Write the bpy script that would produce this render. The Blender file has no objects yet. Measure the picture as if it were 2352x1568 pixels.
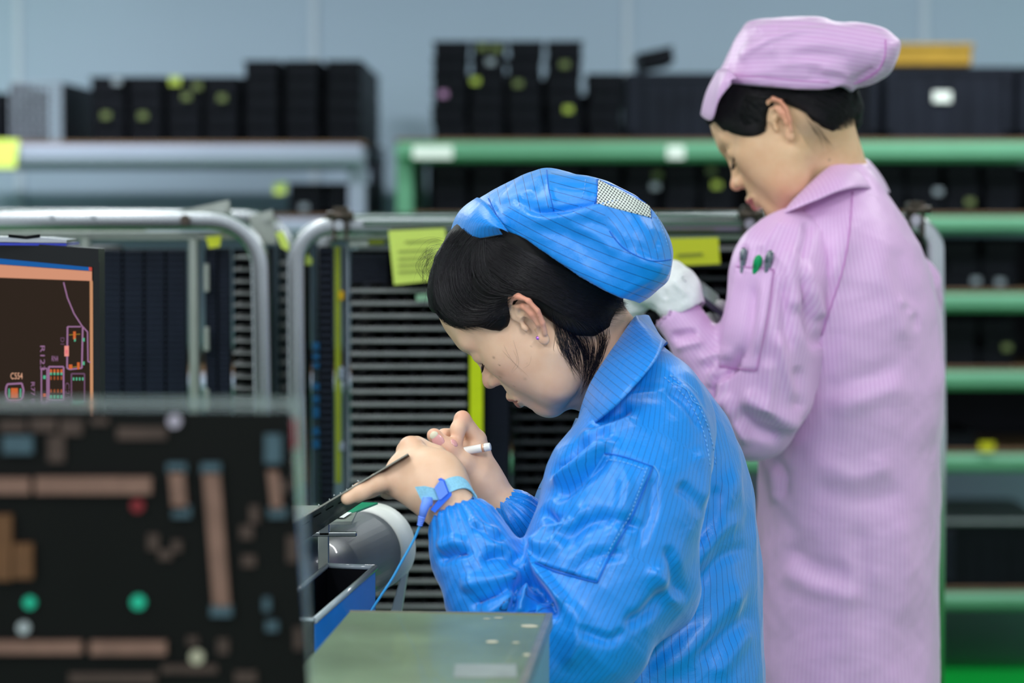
import bpy, bmesh, math, random
import numpy as np
from mathutils import Vector, Matrix
from mathutils.bvhtree import BVHTree
random.seed(7)
rng = np.random.default_rng(7)
sc = bpy.context.scene
COL = sc.collection

# ------------------------------------------------------------------ camera, light, exposure
F, CX, CY = 5553.0, 1176.0, 784.0
H, TH = 1.39, math.radians(3.5)
cam_data = bpy.data.cameras.new('camera')
cam_data.sensor_width = 36.0
cam_data.lens = F * 36.0 / 2352.0
cam = bpy.data.objects.new('camera', cam_data)
COL.objects.link(cam)
cam.location = (0, 0, H)
cam.rotation_euler = (math.radians(90) - TH, 0, 0)
cam_data.clip_start = 0.05
cam_data.dof.use_dof = True
cam_data.dof.focus_distance = 2.72
cam_data.dof.aperture_fstop = 3.4
sc.camera = cam

sc.view_settings.view_transform = 'Standard'
sc.view_settings.look = 'None'
sc.view_settings.gamma = 1.0
sc.view_settings.use_curve_mapping = False
sc.view_settings.exposure = 0.48

w = bpy.data.worlds.new('world'); sc.world = w; w.use_nodes = True
w.node_tree.nodes['Background'].inputs[0].default_value = (0.84, 0.92, 1.0, 1)
w.node_tree.nodes['Background'].inputs[1].default_value = 0.74

def area(name, loc, size, power, rot=(0, 0, 0), color=(1, 1, 1)):
    l = bpy.data.lights.new(name, 'AREA'); l.shape = 'RECTANGLE'
    l.size, l.size_y = size; l.energy = power; l.color = color
    o = bpy.data.objects.new(name, l); COL.objects.link(o)
    o.location = loc; o.rotation_euler = rot
    return o
LAMPS = [(-1.5, 0.2, 0.3, 1.5, 38), (0.8, 0.0, 0.3, 1.5, 37), (-0.9, 3.0, 0.22, 1.5, 11), (1.5, 3.4, 0.22, 1.5, 10), (-1.8, 6.2, 1.6, .25, 50), (1.4, 6.2, 1.6, .25, 38), (-0.35, 1.7, .22, 1.3, 3)]  # leading pair is fill, added to light the faces from the front
CEIL = 2.75

# ------------------------------------------------------------------ helpers
def P(px, py, Y):
    """world point at depth Y on the sight line of photo pixel (px, py)"""
    u = (px - CX) / F; v = -(py - CY) / F
    d = (u, math.cos(TH) + v * math.sin(TH), -math.sin(TH) + v * math.cos(TH))
    t = Y / d[1]
    return np.array((d[0] * t, Y, H + d[2] * t))
def S(n, Y): return n / F * Y
def proj(p):
    p = np.asarray(p, float); x = p[..., 0]; y = p[..., 1]; z = p[..., 2] - H
    f = y * math.cos(TH) - z * math.sin(TH); up = y * math.sin(TH) + z * math.cos(TH)
    return np.stack([CX + F * x / f, CY - F * up / f], -1)

def lin(c):
    return tuple(((x / 255) / 12.92 if x / 255 <= .04045 else ((x / 255 + .055) / 1.055) ** 2.4) for x in c)

MATS = {}
def mat(name, rgb, rough=.5, metal=0., noise=0., scale=20., bump=0., spec=.3, trans=0., alpha=1., emit=None, estr=0., coat=0., sheen=0., sss=0., ior=1.45):
    if name in MATS: return MATS[name]
    m = bpy.data.materials.new(name); m.use_nodes = True
    nt = m.node_tree; b = nt.nodes['Principled BSDF']
    c = lin(rgb) if max(rgb) > 1 else rgb
    b.inputs['Base Color'].default_value = (*c, 1)
    b.inputs['Roughness'].default_value = rough
    b.inputs['Metallic'].default_value = metal
    b.inputs['Specular IOR Level'].default_value = spec
    b.inputs['Transmission Weight'].default_value = trans
    b.inputs['IOR'].default_value = ior
    b.inputs['Alpha'].default_value = alpha
    b.inputs['Coat Weight'].default_value = coat
    b.inputs['Sheen Weight'].default_value = sheen
    if sss:
        b.inputs['Subsurface Weight'].default_value = sss
        b.inputs['Subsurface Radius'].default_value = (.012, .004, .002)
        b.inputs['Subsurface Scale'].default_value = .6
    if emit is not None:
        b.inputs['Emission Color'].default_value = (*lin(emit), 1)
        b.inputs['Emission Strength'].default_value = estr
    tc = nt.nodes.new('ShaderNodeTexCoord')
    if noise:
        n = nt.nodes.new('ShaderNodeTexNoise'); n.inputs['Scale'].default_value = scale; n.inputs['Detail'].default_value = 5
        nt.links.new(tc.outputs['Object'], n.inputs['Vector'])
        mx = nt.nodes.new('ShaderNodeMixRGB'); mx.blend_type = 'MULTIPLY'
        mx.inputs[1].default_value = (*c, 1)
        cr = nt.nodes.new('ShaderNodeValToRGB')
        cr.color_ramp.elements[0].position = .3; cr.color_ramp.elements[1].position = .7
        k = 1 - noise
        cr.color_ramp.elements[0].color = (k, k, k, 1); cr.color_ramp.elements[1].color = (1, 1, 1, 1)
        mx.inputs[0].default_value = 1
        nt.links.new(n.outputs['Fac'], cr.inputs[0]); nt.links.new(cr.outputs[0], mx.inputs[2])
        nt.links.new(mx.outputs[0], b.inputs['Base Color'])
    if bump:
        n2 = nt.nodes.new('ShaderNodeTexNoise'); n2.inputs['Scale'].default_value = scale * 4; n2.inputs['Detail'].default_value = 3
        nt.links.new(tc.outputs['Object'], n2.inputs['Vector'])
        bp = nt.nodes.new('ShaderNodeBump'); bp.inputs['Strength'].default_value = bump; bp.inputs['Distance'].default_value = .002
        nt.links.new(n2.outputs['Fac'], bp.inputs['Height']); nt.links.new(bp.outputs[0], b.inputs['Normal'])
    MATS[name] = m
    return m

class MB:
    """collects shapes for ONE mesh object (world coordinates)"""
    def __init__(s): s.v = []; s.f = []; s.sm = []
    def add(s, v, f, smooth=False):
        n = len(s.v); s.v += [tuple(map(float, p)) for p in v]; s.f += [tuple(n + i for i in q) for q in f]; s.sm += [smooth] * len(f); return s
    def box(s, c, d, R=None, ch=0.):
        """chamfered box: centre, full size, optional 3x3 rotation"""
        c = np.asarray(c, float); d = np.asarray(d, float) / 2
        ch = min(ch, .45 * 2 * min(d))
        if ch <= 0:
            v = np.array([(x, y, z) for x in (-1, 1) for y in (-1, 1) for z in (-1, 1)]) * d
            f = [(0, 1, 3, 2), (4, 6, 7, 5), (0, 4, 5, 1), (2, 3, 7, 6), (0, 2, 6, 4), (1, 5, 7, 3)]
        else:
            v = []; idx = {}
            for x in (-1, 1):
                for y in (-1, 1):
                    for z in (-1, 1):
                        for a in range(3):
                            q = np.array((x, y, z)) * (d - ch); q[a] = (x, y, z)[a] * d[a]
                            idx[(x, y, z, a)] = len(v); v.append(q)
            f = []
            for a in range(3):
                b, e = (a + 1) % 3, (a + 2) % 3
                for sg in (-1, 1):
                    def k(sb, se):
                        t = [0, 0, 0]; t[a] = sg; t[b] = sb; t[e] = se; return idx[(*t, a)]
                    q = (k(-1, -1), k(1, -1), k(1, 1), k(-1, 1)); f.append(q if sg > 0 else q[::-1])
                    # edges between face a and face b (edge along e)
                for sa in (-1, 1):
                    for sb in (-1, 1):
                        def g(se, ax):
                            t = [0, 0, 0]; t[a] = sa; t[b] = sb; t[e] = se; return idx[(*t, ax)]
                        q = (g(-1, a), g(-1, b), g(1, b), g(1, a)); f.append(q[::-1] if sa * sb > 0 else q)
            for x in (-1, 1):
                for y in (-1, 1):
                    for z in (-1, 1):
                        q = tuple(idx[(x, y, z, a)] for a in range(3)); f.append(q if x * y * z > 0 else q[::-1])
            v = np.array(v)
        if R is not None: v = v @ np.asarray(R).T
        return s.add(v + c, f)
    def tube(s, pts, r, n=10, flat=None, closed=False, cap=True, up=None, smooth=True):
        """tube along points; r scalar or list; flat=(a,b) for a rounded rectangular section (half sizes)"""
        pts = np.asarray(pts, float); m = len(pts); r = np.broadcast_to(np.asarray(r, float), (m,))
        tg = np.gradient(pts, axis=0) if m > 2 else np.repeat((pts[1] - pts[0])[None], 2, 0)
        if closed: tg = np.roll(pts, -1, 0) - np.roll(pts, 1, 0)
        tg /= np.linalg.norm(tg, axis=1)[:, None] + 1e-12
        ref = np.asarray(up if up is not None else ((0, 1, 0) if abs(tg[0][1]) < .9 else (0, 0, 1)), float)
        v = []
        for i in range(m):
            a = ref - tg[i] * (ref @ tg[i]); a /= np.linalg.norm(a) + 1e-12
            b = np.cross(tg[i], a); ref = a if up is None else ref
            for k in range(n):
                t = 2 * math.pi * k / n
                if flat:
                    cs, sn = math.cos(t), math.sin(t); e = .35
                    v.append(pts[i] + a * flat[0] * math.copysign(abs(cs) ** e, cs) + b * flat[1] * math.copysign(abs(sn) ** e, sn))
                else:
                    v.append(pts[i] + r[i] * (a * math.cos(t) + b * math.sin(t)))
        f = []
        for i in range(m if closed else m - 1):
            j = (i + 1) % m
            for k in range(n):
                f.append((i * n + k, i * n + (k + 1) % n, j * n + (k + 1) % n, j * n + k))
        s.add(v, f, smooth)
        if cap and not closed:
            k0 = len(s.v) - len(v)
            s.f += [tuple(k0 + k for k in range(n))[::-1], tuple(k0 + (m - 1) * n + k for k in range(n))]; s.sm += [False, False]
        return s
    def cyl(s, a, b, r, n=16, r2=None): return s.tube([a, b], [r, r if r2 is None else r2], n)
    def prism(s, poly, d):
        """flat polygon (3-D points) extruded by vector d"""
        poly = [np.asarray(p, float) for p in poly]; n = len(poly); d = np.asarray(d, float)
        v = poly + [p + d for p in poly]
        f = [tuple(range(n)), tuple(range(2 * n - 1, n - 1, -1))] + [(i, n + i, n + (i + 1) % n, (i + 1) % n) for i in range(n)]
        return s.add(v, f)
    def disc(s, c, r, nrm, t=.0005, n=14):
        nrm = np.asarray(nrm, float); return s.cyl(np.asarray(c, float), np.asarray(c, float) + nrm / np.linalg.norm(nrm) * t, r, n)

WLOC = {}
def link_mesh(name, v, f, m, parent=None, smooth=False, loc=None):
    v = np.asarray(v, float)
    if parent is None:
        base = np.array([(v[:, 0].min() + v[:, 0].max()) / 2, (v[:, 1].min() + v[:, 1].max()) / 2, v[:, 2].min()]) if loc is None else np.asarray(loc, float)
        v = v - base
    me = bpy.data.meshes.new(name)
    me.from_pydata(v.tolist() if len(v) < 20000 else v, [], f)
    if smooth is True: me.shade_smooth()
    elif isinstance(smooth, (list, np.ndarray)): me.polygons.foreach_set('use_smooth', np.asarray(smooth, bool))
    for q in (m if isinstance(m, (list, tuple)) else [m]): me.materials.append(q)
    me.update()
    o = bpy.data.objects.new(name, me); COL.objects.link(o)
    if parent is None:
        o.location = base; WLOC[o.name] = base
    else:
        o.parent = parent; o.matrix_parent_inverse = Matrix.Translation(Vector(-WLOC[parent.name])); WLOC[o.name] = np.zeros(3)
    return o
def obj(name, mb, m, parent=None, smooth=None):
    bm = None
    o = link_mesh(name, mb.v, mb.f, m, parent, smooth=np.array(mb.sm) if smooth is None else smooth)
    # consistent outward normals
    b = bmesh.new(); b.from_mesh(o.data); bmesh.ops.recalc_face_normals(b, faces=b.faces); b.to_mesh(o.data); b.free()
    return o
def tag(o, label, cat, group=None):
    o['label'] = label; o['category'] = cat
    if group: o['group'] = group
    return o
def thing(name, label, cat, loc, group=None):
    o = bpy.data.objects.new(name, None); COL.objects.link(o); o.empty_display_size = .05
    loc = np.asarray(loc, float); o.location = loc; WLOC[o.name] = loc
    return tag(o, label, cat, group)
def struct(name, mb, m):
    o = obj(name, mb, m); o['kind'] = 'structure'; return o
def rotz(a): c, s_ = math.cos(a), math.sin(a); return np.array([[c, -s_, 0], [s_, c, 0], [0, 0, 1]])
def rotx(a): c, s_ = math.cos(a), math.sin(a); return np.array([[1, 0, 0], [0, c, -s_], [0, s_, c]])
def roty(a): c, s_ = math.cos(a), math.sin(a); return np.array([[c, 0, s_], [0, 1, 0], [-s_, 0, c]])
ORD = ['', 'first', 'second', 'third', 'fourth', 'fifth', 'sixth', 'seventh', 'eighth', 'ninth', 'tenth', 'eleventh', 'twelfth', 'thirteenth', 'fourteenth', 'fifteenth', 'sixteenth', 'seventeenth', 'eighteenth']
# ------------------------------------------------------------------ room
M_wall = mat('wall_paint', (168, 188, 208), .75, noise=.06, scale=1.2)
M_floor = mat('green_epoxy_floor', (2, 150, 52), .35, noise=.2, scale=3, coat=.3)
M_ceil = mat('ceiling_paint', (215, 222, 228), .8, noise=.04, scale=2)
M_seam = mat('panel_joint', (190, 205, 220), .6, noise=.05, scale=5)
WY = 8.3
struct('floor', MB().box((0, 4.2, -.05), (15, 9.4, .1)), M_floor)
wb = struct('wall_back', MB().box((0, WY + .05, CEIL / 2), (15, .1, CEIL)), M_wall)
struct('ceiling', MB().box((0, 4.2, CEIL + .05), (15, 9.4, .1)), M_ceil)
for i, px in enumerate((44, 722, 1440, 2120)):
    x = P(px, 300, WY)[0]
    o = obj('joint_strip', MB().box((x, WY - .006, CEIL / 2), (.028, .012, CEIL - .002), ch=.003), M_seam, wb)
# yellow floor line
M_ylw = mat('yellow_floor_tape', (200, 190, 30), .4, noise=.1)
fl = obj('floor_tape', MB().box((1.55, 8.25, .001), (.12, .30, .002)), M_ylw); tag(fl, 'yellow tape mark on the green floor under the green shelf', 'tape')
# lamps
M_lampbody = mat('white_lamp_housing', (230, 232, 235), .4, noise=.03)
M_diff = mat('lamp_diffuser', (255, 255, 255), .5, emit=(255, 255, 255), estr=2.5)
lampnames = ['added as fill over the left foreground', 'added as fill over the right foreground', 'over the left tray trolley', 'over the person in pink', 'before the white shelf', 'before the green shelf', 'over the person in blue']
for i, (x, y, sx, sy, pw) in enumerate(LAMPS):
    t = thing('ceiling_light', 'white fluorescent ceiling light ' + lampnames[i], 'ceiling light', (x, y, CEIL - .06), 'fluorescent ceiling lights')
    obj('housing', MB().box((x, y, CEIL - .025), (sx + .04, sy + .04, .05), ch=.01), M_lampbody, t)
    obj('diffuser', MB().box((x, y, CEIL - .056), (sx, sy, .012), ch=.004), M_diff, t)
    l = area('lamp', (x, y, CEIL - .07), (sx, sy), pw, color=(.97, .985, 1.0))
    l.parent = t; l.matrix_parent_inverse = Matrix.Translation(Vector((-x, -y, -(CEIL - .06))))

# ------------------------------------------------------------------ back shelves
SY = 7.0
M_board = mat('brown_board_edge', (108, 84, 62), .6, noise=.25, scale=9)
M_white = mat('white_shelf_steel', (138, 146, 166), .5, noise=.08, scale=6)
M_green = mat('mint_shelf_steel', (92, 146, 118), .5, noise=.1, scale=6)
M_paper_w = mat('white_label_paper', (225, 230, 228), .7, noise=.06)
def zrow(py, Y=SY): return P(CX, py, Y)[2]
def shelf(label, m, x0, x1, levels, depth, posts, backs, bar=(.064, .04), bh=.010, ymin=SY, zt=None):
    zt = zt or levels[0][0]
    t = thing('storage_shelf', label, 'shelf', ((x0 + x1) / 2, ymin + depth / 2, 0))
    for px_, w_ in posts:
        for yy in (ymin + .02, ymin + depth - .02):
            obj('post', MB().box((px_, yy, (zt - .012) / 2), (w_, .04, zt - .012), ch=.004), m, t)
    for k, (z, hh) in enumerate(levels):
        # z: underside of board = top of bar
        obj('beam', MB().box(((x0 + x1) / 2, ymin + .012 - .03, z - hh / 2), (x1 - x0, .045, hh), ch=.014), m, t)
        obj('beam', MB().box(((x0 + x1) / 2, ymin + depth - .012 + .03, z - hh / 2), (x1 - x0, .045, hh), ch=.014), m, t)
        for xx in (x0 + .02, x1 - .02):
            obj('side_rail', MB().box((xx, ymin + depth / 2, z - .02), (.03, depth - .05, .035), ch=.004), m, t)
        obj('shelf_board', MB().box(((x0 + x1) / 2, ymin + depth / 2, z + bh / 2), (x1 - x0, depth, bh), ch=.002), M_board, t)
    return t
Z1 = zrow(333)
xl0, xl1 = P(-260, 0, SY)[0], P(838, 0, SY)[0]
shelf('white steel storage shelf by the back wall on the left', M_white, xl0, xl1, [(Z1, .060), (zrow(502), .05), (zrow(860), .05)], 1.05, [(xl1 - .025, .05), (xl0 + .025, .05)], None)
Zg = [(zrow(326), .056), (zrow(497), .046), (zrow(673), .052), (zrow(851), .052), (zrow(1041), .05), (zrow(1358), .048)]
xr0, xr1 = P(908, 0, SY)[0], P(2640, 0, SY)[0]
gs = shelf('mint green steel storage shelf with six levels at the back on the right', M_green, xr0, xr1, Zg, 1.05, [(xr0 + .025, .048), (xr1 - .025, .048)], None)
# small white label plates on the top green beam
for (a, b) in ((948, 1040), (1532, 1572)):
    p0 = P(a, 334, SY - .045); p1 = P(b, 366, SY - .045)
    obj('label_plate', MB().box(((p0[0] + p1[0]) / 2, SY - .043, (p0[2] + p1[2]) / 2), (p1[0] - p0[0], .003, .036), ch=.001), M_paper_w, gs)

# ------------------------------------------------------------------ black trays and bins
M_blk = mat('black_conductive_plastic', (12, 14, 22), .5, noise=.3, scale=12, bump=.15, spec=.12)
M_blk2 = mat('worn_black_plastic', (26, 29, 40), .55, noise=.35, scale=10, bump=.15, spec=.12)
def crate_mb(w_, d_, h_, ribs=3, lip=.007):
    m = MB(); t = .005
    m.box((0, 0, .004), (w_ - .014, d_ - .014, .008), ch=.001)
    for sx in (-1, 1): m.box((sx * (w_ / 2 - .007), 0, h_ / 2), (t, d_ - .014, h_ - .002), ch=.001)
    for sy in (-1, 1): m.box((0, sy * (d_ / 2 - .007), h_ / 2), (w_ - .014, t, h_ - .002), ch=.001)
    for sx in (-1, 1): m.box((sx * (w_ / 2 - .0035), 0, h_ - lip / 2 - .001), (.007, d_, lip), ch=.001)
    for sy in (-1, 1): m.box((0, sy * (d_ / 2 - .0035), h_ - lip / 2 - .001), (w_ - .014, .007, lip), ch=.001)
    for k in range(ribs):
        xx = (k - (ribs - 1) / 2) * (w_ - .03) / max(1, ribs - 1)
        for sy in (-1, 1): m.box((xx, sy * (d_ / 2 - .003), h_ / 2 - .004), (.005, .005, h_ - .016), ch=.001)
    return m
def crate_mesh(name, w_, d_, h_, m, ribs=3):
    mb = crate_mb(w_, d_, h_, ribs)
    me = bpy.data.meshes.new(name); me.from_pydata(mb.v, [], mb.f); me.materials.append(m)
    b = bmesh.new(); b.from_mesh(me); bmesh.ops.recalc_face_normals(b, faces=b.faces); b.to_mesh(me); b.free()
    return me
CW, CD, CH = S(88, SY), .34, .0470
ME_crate = crate_mesh('tray', CW - .006, CD, CH, M_blk)
M_stick_y = mat('yellow_green_sticker', (150, 165, 70), .5, noise=.1)
M_stick_d = mat('faded_olive_sticker', (92, 102, 62), .5, noise=.1)
M_stick_w = mat('pale_grey_sticker', (120, 128, 138), .5, noise=.1)
M_stick_p = mat('mauve_sticker', (150, 110, 150), .5, noise=.1)
STK = {'y': M_stick_y, 'd': M_stick_d, 'w': M_stick_w, 'p': M_stick_p}
LEVELH = ['lowest', 'second up', 'third up', 'fourth up', 'fifth up', 'sixth up', 'seventh up']
def place_mesh(name, me, loc, rz=0., label='', cat='', group=None):
    o = bpy.data.objects.new(name, me); COL.objects.link(o); o.location = loc; o.rotation_euler = (0, 0, rz); WLOC[o.name] = np.array(loc, float)
    return tag(o, label, cat, group)
crates = []
def stack(px, z0, n, where, group, row=0, jitter=.002, me=None, h=CH, d=CD, y0=None, name='plastic_tray', word='black tray'):
    x = P(px, 300, SY)[0]
    y = (SY if y0 is None else y0) + .012 + d / 2 + row * (d + .006)
    for k in range(n):
        j = random.uniform(-jitter, jitter)
        top = 'topmost' if k == n - 1 else LEVELH[k]
        if n == 1: top = 'single'
        o = place_mesh(name, me or ME_crate, (x + j, y + random.uniform(0, .006), z0 + k * h), 0, f'{word}, {top} in {where}', 'tray', group)
        crates.append((o, x + j, y, z0 + k * h))
zb = Z1 + .010
cols = [(247, 3), (334, 3), (421, 3), (508, 3), (600, 4), (692, 4), (790, 4)]
cols = [(px, n + (1 if px > 560 else 0)) for px, n in cols]
hl = [3, 3, 3, 3, 4, 4, 4]
hs = [S(325 - t, SY) for t in (180, 186, 186, 178, 150, 122, 120)]
for i, (px, hh) in enumerate(zip((247, 334, 421, 508, 600, 692, 788), hs)):
    n = round(hh / CH)
    stack(px, zb, n, f'{ORD[i+1]} stack from left on white shelf', 'black trays on the white shelf')
n_end = round(hs[-1] / CH)
for i, px in enumerate((290, 377, 464, 552, 640, 735)):
    stack(px, zb, round(min(hs[i], hs[i + 1]) / CH), f'{ORD[i+1]} rear stack from left on white shelf', 'black trays on the white shelf', row=1)
for r_ in (1, 2):
    stack(788, zb, n_end, f'right end stack, {["","middle","back"][r_]} row, white shelf top', 'black trays on the white shelf', row=r_)
for i, px in enumerate((700, 788)):
    for r_ in ((0,) if i == 0 else (0, 1, 2)):
        stack(px, zrow(502) + .010, 2 if i == 0 else 2, f'{["left","right"][i]} stack{["",", middle row,",", back row,"][r_]} under the white shelf top', 'black trays on the lower white shelf', row=r_)
zg = [z + .010 for z, _ in Zg]
tops = [100, 100, 104, 106, 160]
for i, (px, tp) in enumerate(zip((1033, 1120, 1206, 1296, 1390), tops)):
    n = round(S(318 - tp, SY) / CH)
    n = max(1, min(6, n))
    stack(px, zg[0], n, f'{ORD[i+1]} stack from left on top green shelf', 'black trays on the top green shelf', jitter=.004)
for i, px in enumerate((1076, 1163, 1250, 1340)):
    stack(px, zg[0], 3 if i == 3 else 4, f'{ORD[i+1]} rear stack from left on top green shelf', 'black trays on the top green shelf', row=1)
for lv, rng_ in ((1, [1035 + 88 * k for k in range(8)] + [2040 + 88 * k for k in range(4)]), (2, [2215, 2303]), (3, [2215, 2303])):
    for i, px in enumerate(rng_):
        stack(px, zg[lv], 3, f'{ORD[i+1]} stack from left on {ORD[lv+1]} green shelf down', f'black trays on the {ORD[lv+1]} green shelf', jitter=.006)
bb = MB(); 
tag(obj('gap_sheet', MB().box(((xr0 + xr1) / 2 + .02, SY + .42, (zg[1] + zrow(378)) / 2), (xr1 - xr0 - .12, .01, zrow(378) - zg[1])), M_blk), 'black divider sheet added for the dark gaps behind the trays on the second green shelf', 'filler')  # added black sheet, keeps the gaps behind the trays dark
for lv_ in (2, 3, 4):
    z_a, z_b = zg[lv_], Zg[lv_ - 1][0] - .065
    tag(obj('gap_sheet', MB().box(((xr0 + xr1) / 2 + .02, SY + .42, (z_a + z_b) / 2), (xr1 - xr0 - .12, .01, z_b - z_a)), M_blk), f'black divider sheet added for the dark gaps behind the trays on the {ORD[lv_ + 1]} green shelf', 'filler')  # more added sheets that darken the gaps on the lower levels
# tall bins
def bin_thing(px0, px1, zb_, zt, label, m, me_name, d=.5, y0=SY + .015, lab=None, lid=False):
    x0, x1 = P(px0, 300, SY)[0], P(px1, 300, SY)[0]
    h = zt - zb_
    loc = np.array(((x0 + x1) / 2, y0 + d / 2, zb_))
    mb = crate_mb(x1 - x0, d, h, 7, lip=.02)
    t = thing('storage_bin', label, 'bin', loc, 'large black bins')
    mb.v = [tuple(np.array(q) + loc) for q in mb.v]
    obj('bin_body', mb, m, t)
    for sx in (-1, 1):
        obj('corner_post', MB().box((loc[0] + sx * (x1 - x0 - .03) / 2, y0 - .003, zb_ + h / 2), (.028, .012, h - .03), ch=.004), M_blk2, t)
    if lab: obj('sticker', MB().box((P(lab[0], 0, SY)[0], y0 - .004, P(0, lab[1], SY)[2]), (.052, .003, .03), ch=.001), M_paper_w, t)
    if lid: obj('lid', MB().box((loc[0], loc[1], zt + .006), (x1 - x0 + .01, d + .01, .012), ch=.004), mat('grey_bin_lid', (110, 118, 122), .35, noise=.15), t)
    return t
bin_thing(1440, 1668, zg[0], zrow(166), 'wide black bin beside the tray stacks on the top green shelf', M_blk2, 'a')
bin_thing(1674, 2020, zg[0], zrow(172), 'wide black bin behind the pink cap on the top green shelf', M_blk, 'b')
bin_thing(2034, 2330, zg[0], zrow(152), 'wide black bin with a white sticker on the top green shelf', M_blk2, 'c', lab=(2168, 222))
bin_thing(2340, 2620, zg[0], zrow(152), 'wide black bin cut by the right edge on the top green shelf', M_blk, 'd')
bin_thing(2150, 2330, zg[3 + 1], zrow(905 + 10), 'black bin on the fifth green shelf, left of two', M_blk, 'e') if False else None
stack(2215, zg[4], 1, 'fifth green shelf, left of the row', 'black trays on the fifth green shelf')
for i, px in enumerate((2215, 2303)):
    stack(px, zg[3], 0, '', '')
bin_thing(2180, 2420, zg[5], zrow(1205), 'black bin with a grey lid on the lowest green shelf', M_blk, 'f', lid=True)
# the tilted tray and the ochre box
o = place_mesh('plastic_tray', ME_crate, tuple(P(1505, 166, SY + .2)), 0, 'tilted black tray lying on the wide bin beside the stacks', 'tray', 'black trays on the top green shelf')
o.rotation_euler = (0, math.radians(-12), 0); o.location.z += .012
oc = MB(); x0, x1 = P(2040, 0, SY)[0], P(2242, 0, SY)[0]; z0 = zrow(152); z1 = zrow(99)
oc.box(((x0 + x1) / 2, SY + .2, (z0 + z1) / 2 + .002), (x1 - x0, .3, z1 - z0), ch=.006); oc.box(((x0 + x1) / 2, SY + .2, z1 - .006), (x1 - x0 + .01, .31, .016), ch=.004)
tag(obj('cardboard_box', oc, mat('ochre_cardboard', (150, 118, 38), .6, noise=.15)), 'ochre yellow flat box lying on the bin behind the pink cap', 'box')
# transparent crate at far left
gx0, gx1 = P(18, 0, SY)[0], P(135, 0, SY)[0]
t = thing('wire_crate', 'grey latticed crate at the left end of the white shelf', 'crate', ((gx0 + gx1) / 2, SY + .3, zb))
M_gry = mat('grey_lattice_plastic', (120, 126, 140), .4, noise=.3, scale=14)
hh = zrow(188) - zb
for sx in (gx0, gx1): obj('side_panel', MB().box((sx, SY + .3, zb + hh / 2), (.008, .56, hh), ch=.002), M_blk2, t)
fr = MB()
for k in range(9): fr.box((gx0 + (gx1 - gx0) * k / 8, SY + .022, zb + hh / 2), (.006, .008, hh), ch=.001)
for k in range(6): fr.box(((gx0 + gx1) / 2, SY + .02, zb + hh * (k + .05) / 5.2), (gx1 - gx0, .008, .007), ch=.001)
obj('front_lattice', fr, M_gry, t)
obj('front_window', MB().box((P(68, 0, SY)[0], SY + .03, zb + hh * .5), (.06, .006, .08), ch=.002), M_blk, t)
stack(-30, zb, 3, 'stack at the left picture edge on the white shelf', 'black trays on the white shelf')
# stickers on trays: nearest tray front gets the sticker at the wanted pixel
def sticker(px, py, kind, r=.0125):
    best = None
    for o, x, y, z in crates:
        q = proj(np.array((x, y - CD / 2, z + CH / 2)))
        d = abs(q[0] - px) * .5 + abs(q[1] - py)
        if best is None or d < best[0]: best = (d, o, x, y, z)
    if best[0] > 60: return
    _, o, x, y, z = best
    yf = y - CD / 2 - .004
    c = P(px, py, yf)
    c[0] = min(max(c[0], x - CW / 2 + .014), x + CW / 2 - .014); c[2] = min(max(c[2], z + .010), z + CH - .010)
    lx, ly, lz = c - np.array(o.location)
    mb = MB().box((lx, ly, lz), (r * 2, .002, r * 1.5), ch=.0005)
    me = bpy.data.meshes.new('sticker'); me.from_pydata(mb.v, [], mb.f); me.materials.append(STK[kind])
    s_ = bpy.data.objects.new('sticker', me); COL.objects.link(s_); s_.parent = o
for a in [(402, 186, 'y', .016), (428, 222, 'd'), (453, 198, 'd'), (478, 218, 'd'), (510, 225, 'd'), (243, 265, 'd'), (328, 266, 'd'), (268, 187, 'w'), (770, 215, 'w'),
          (1108, 108, 'd'), (1140, 112, 'd'), (1092, 186, 'y'), (1190, 192, 'd'), (1297, 148, 'd'), (1018, 216, 'p'), (1280, 240, 'y'), (1305, 246, 'y'), (1337, 272, 'y'), (1323, 304, 'd'), (1127, 142, 'w'),
          (1515, 402, 'd'), (1510, 428, 'w'), (1634, 392, 'd'), (1646, 424, 'y'), (2168, 440, 'w'), (2228, 464, 'd'), (2250, 645, 'w'), (2297, 648, 'w'), (2313, 800, 'd'), (698, 476, 'w')]:
    sticker(*a)
# loose yellow tags hanging on the shelves
def card(name, label, cat, pts, Y, m, th=.0012, group=None):
    q = [P(a, b, Y) for a, b in pts]
    o = obj(name, MB().prism(q, (0, th, 0)), m); tag(o, label, cat, group); return o
M_card = mat('yellow_green_card', (205, 222, 105), .6, noise=.05)
card('paper_tag', 'pale yellow tag on the left end of the white shelf beam', 'tag', [(-40, 320), (44, 320), (36, 386), (-40, 386)], SY - .05, M_card)
card('paper_tag', 'small yellow tag beside the lower trays on the white shelf', 'tag', [(628, 424), (658, 416), (655, 444), (630, 446)], SY + .01, M_card)
card('paper_tag', 'bright yellow tag on the fifth green shelf beam', 'tag', [(2250, 1016), (2284, 1016), (2284, 1036), (2250, 1036)], SY - .05, M_ylw)
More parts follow.
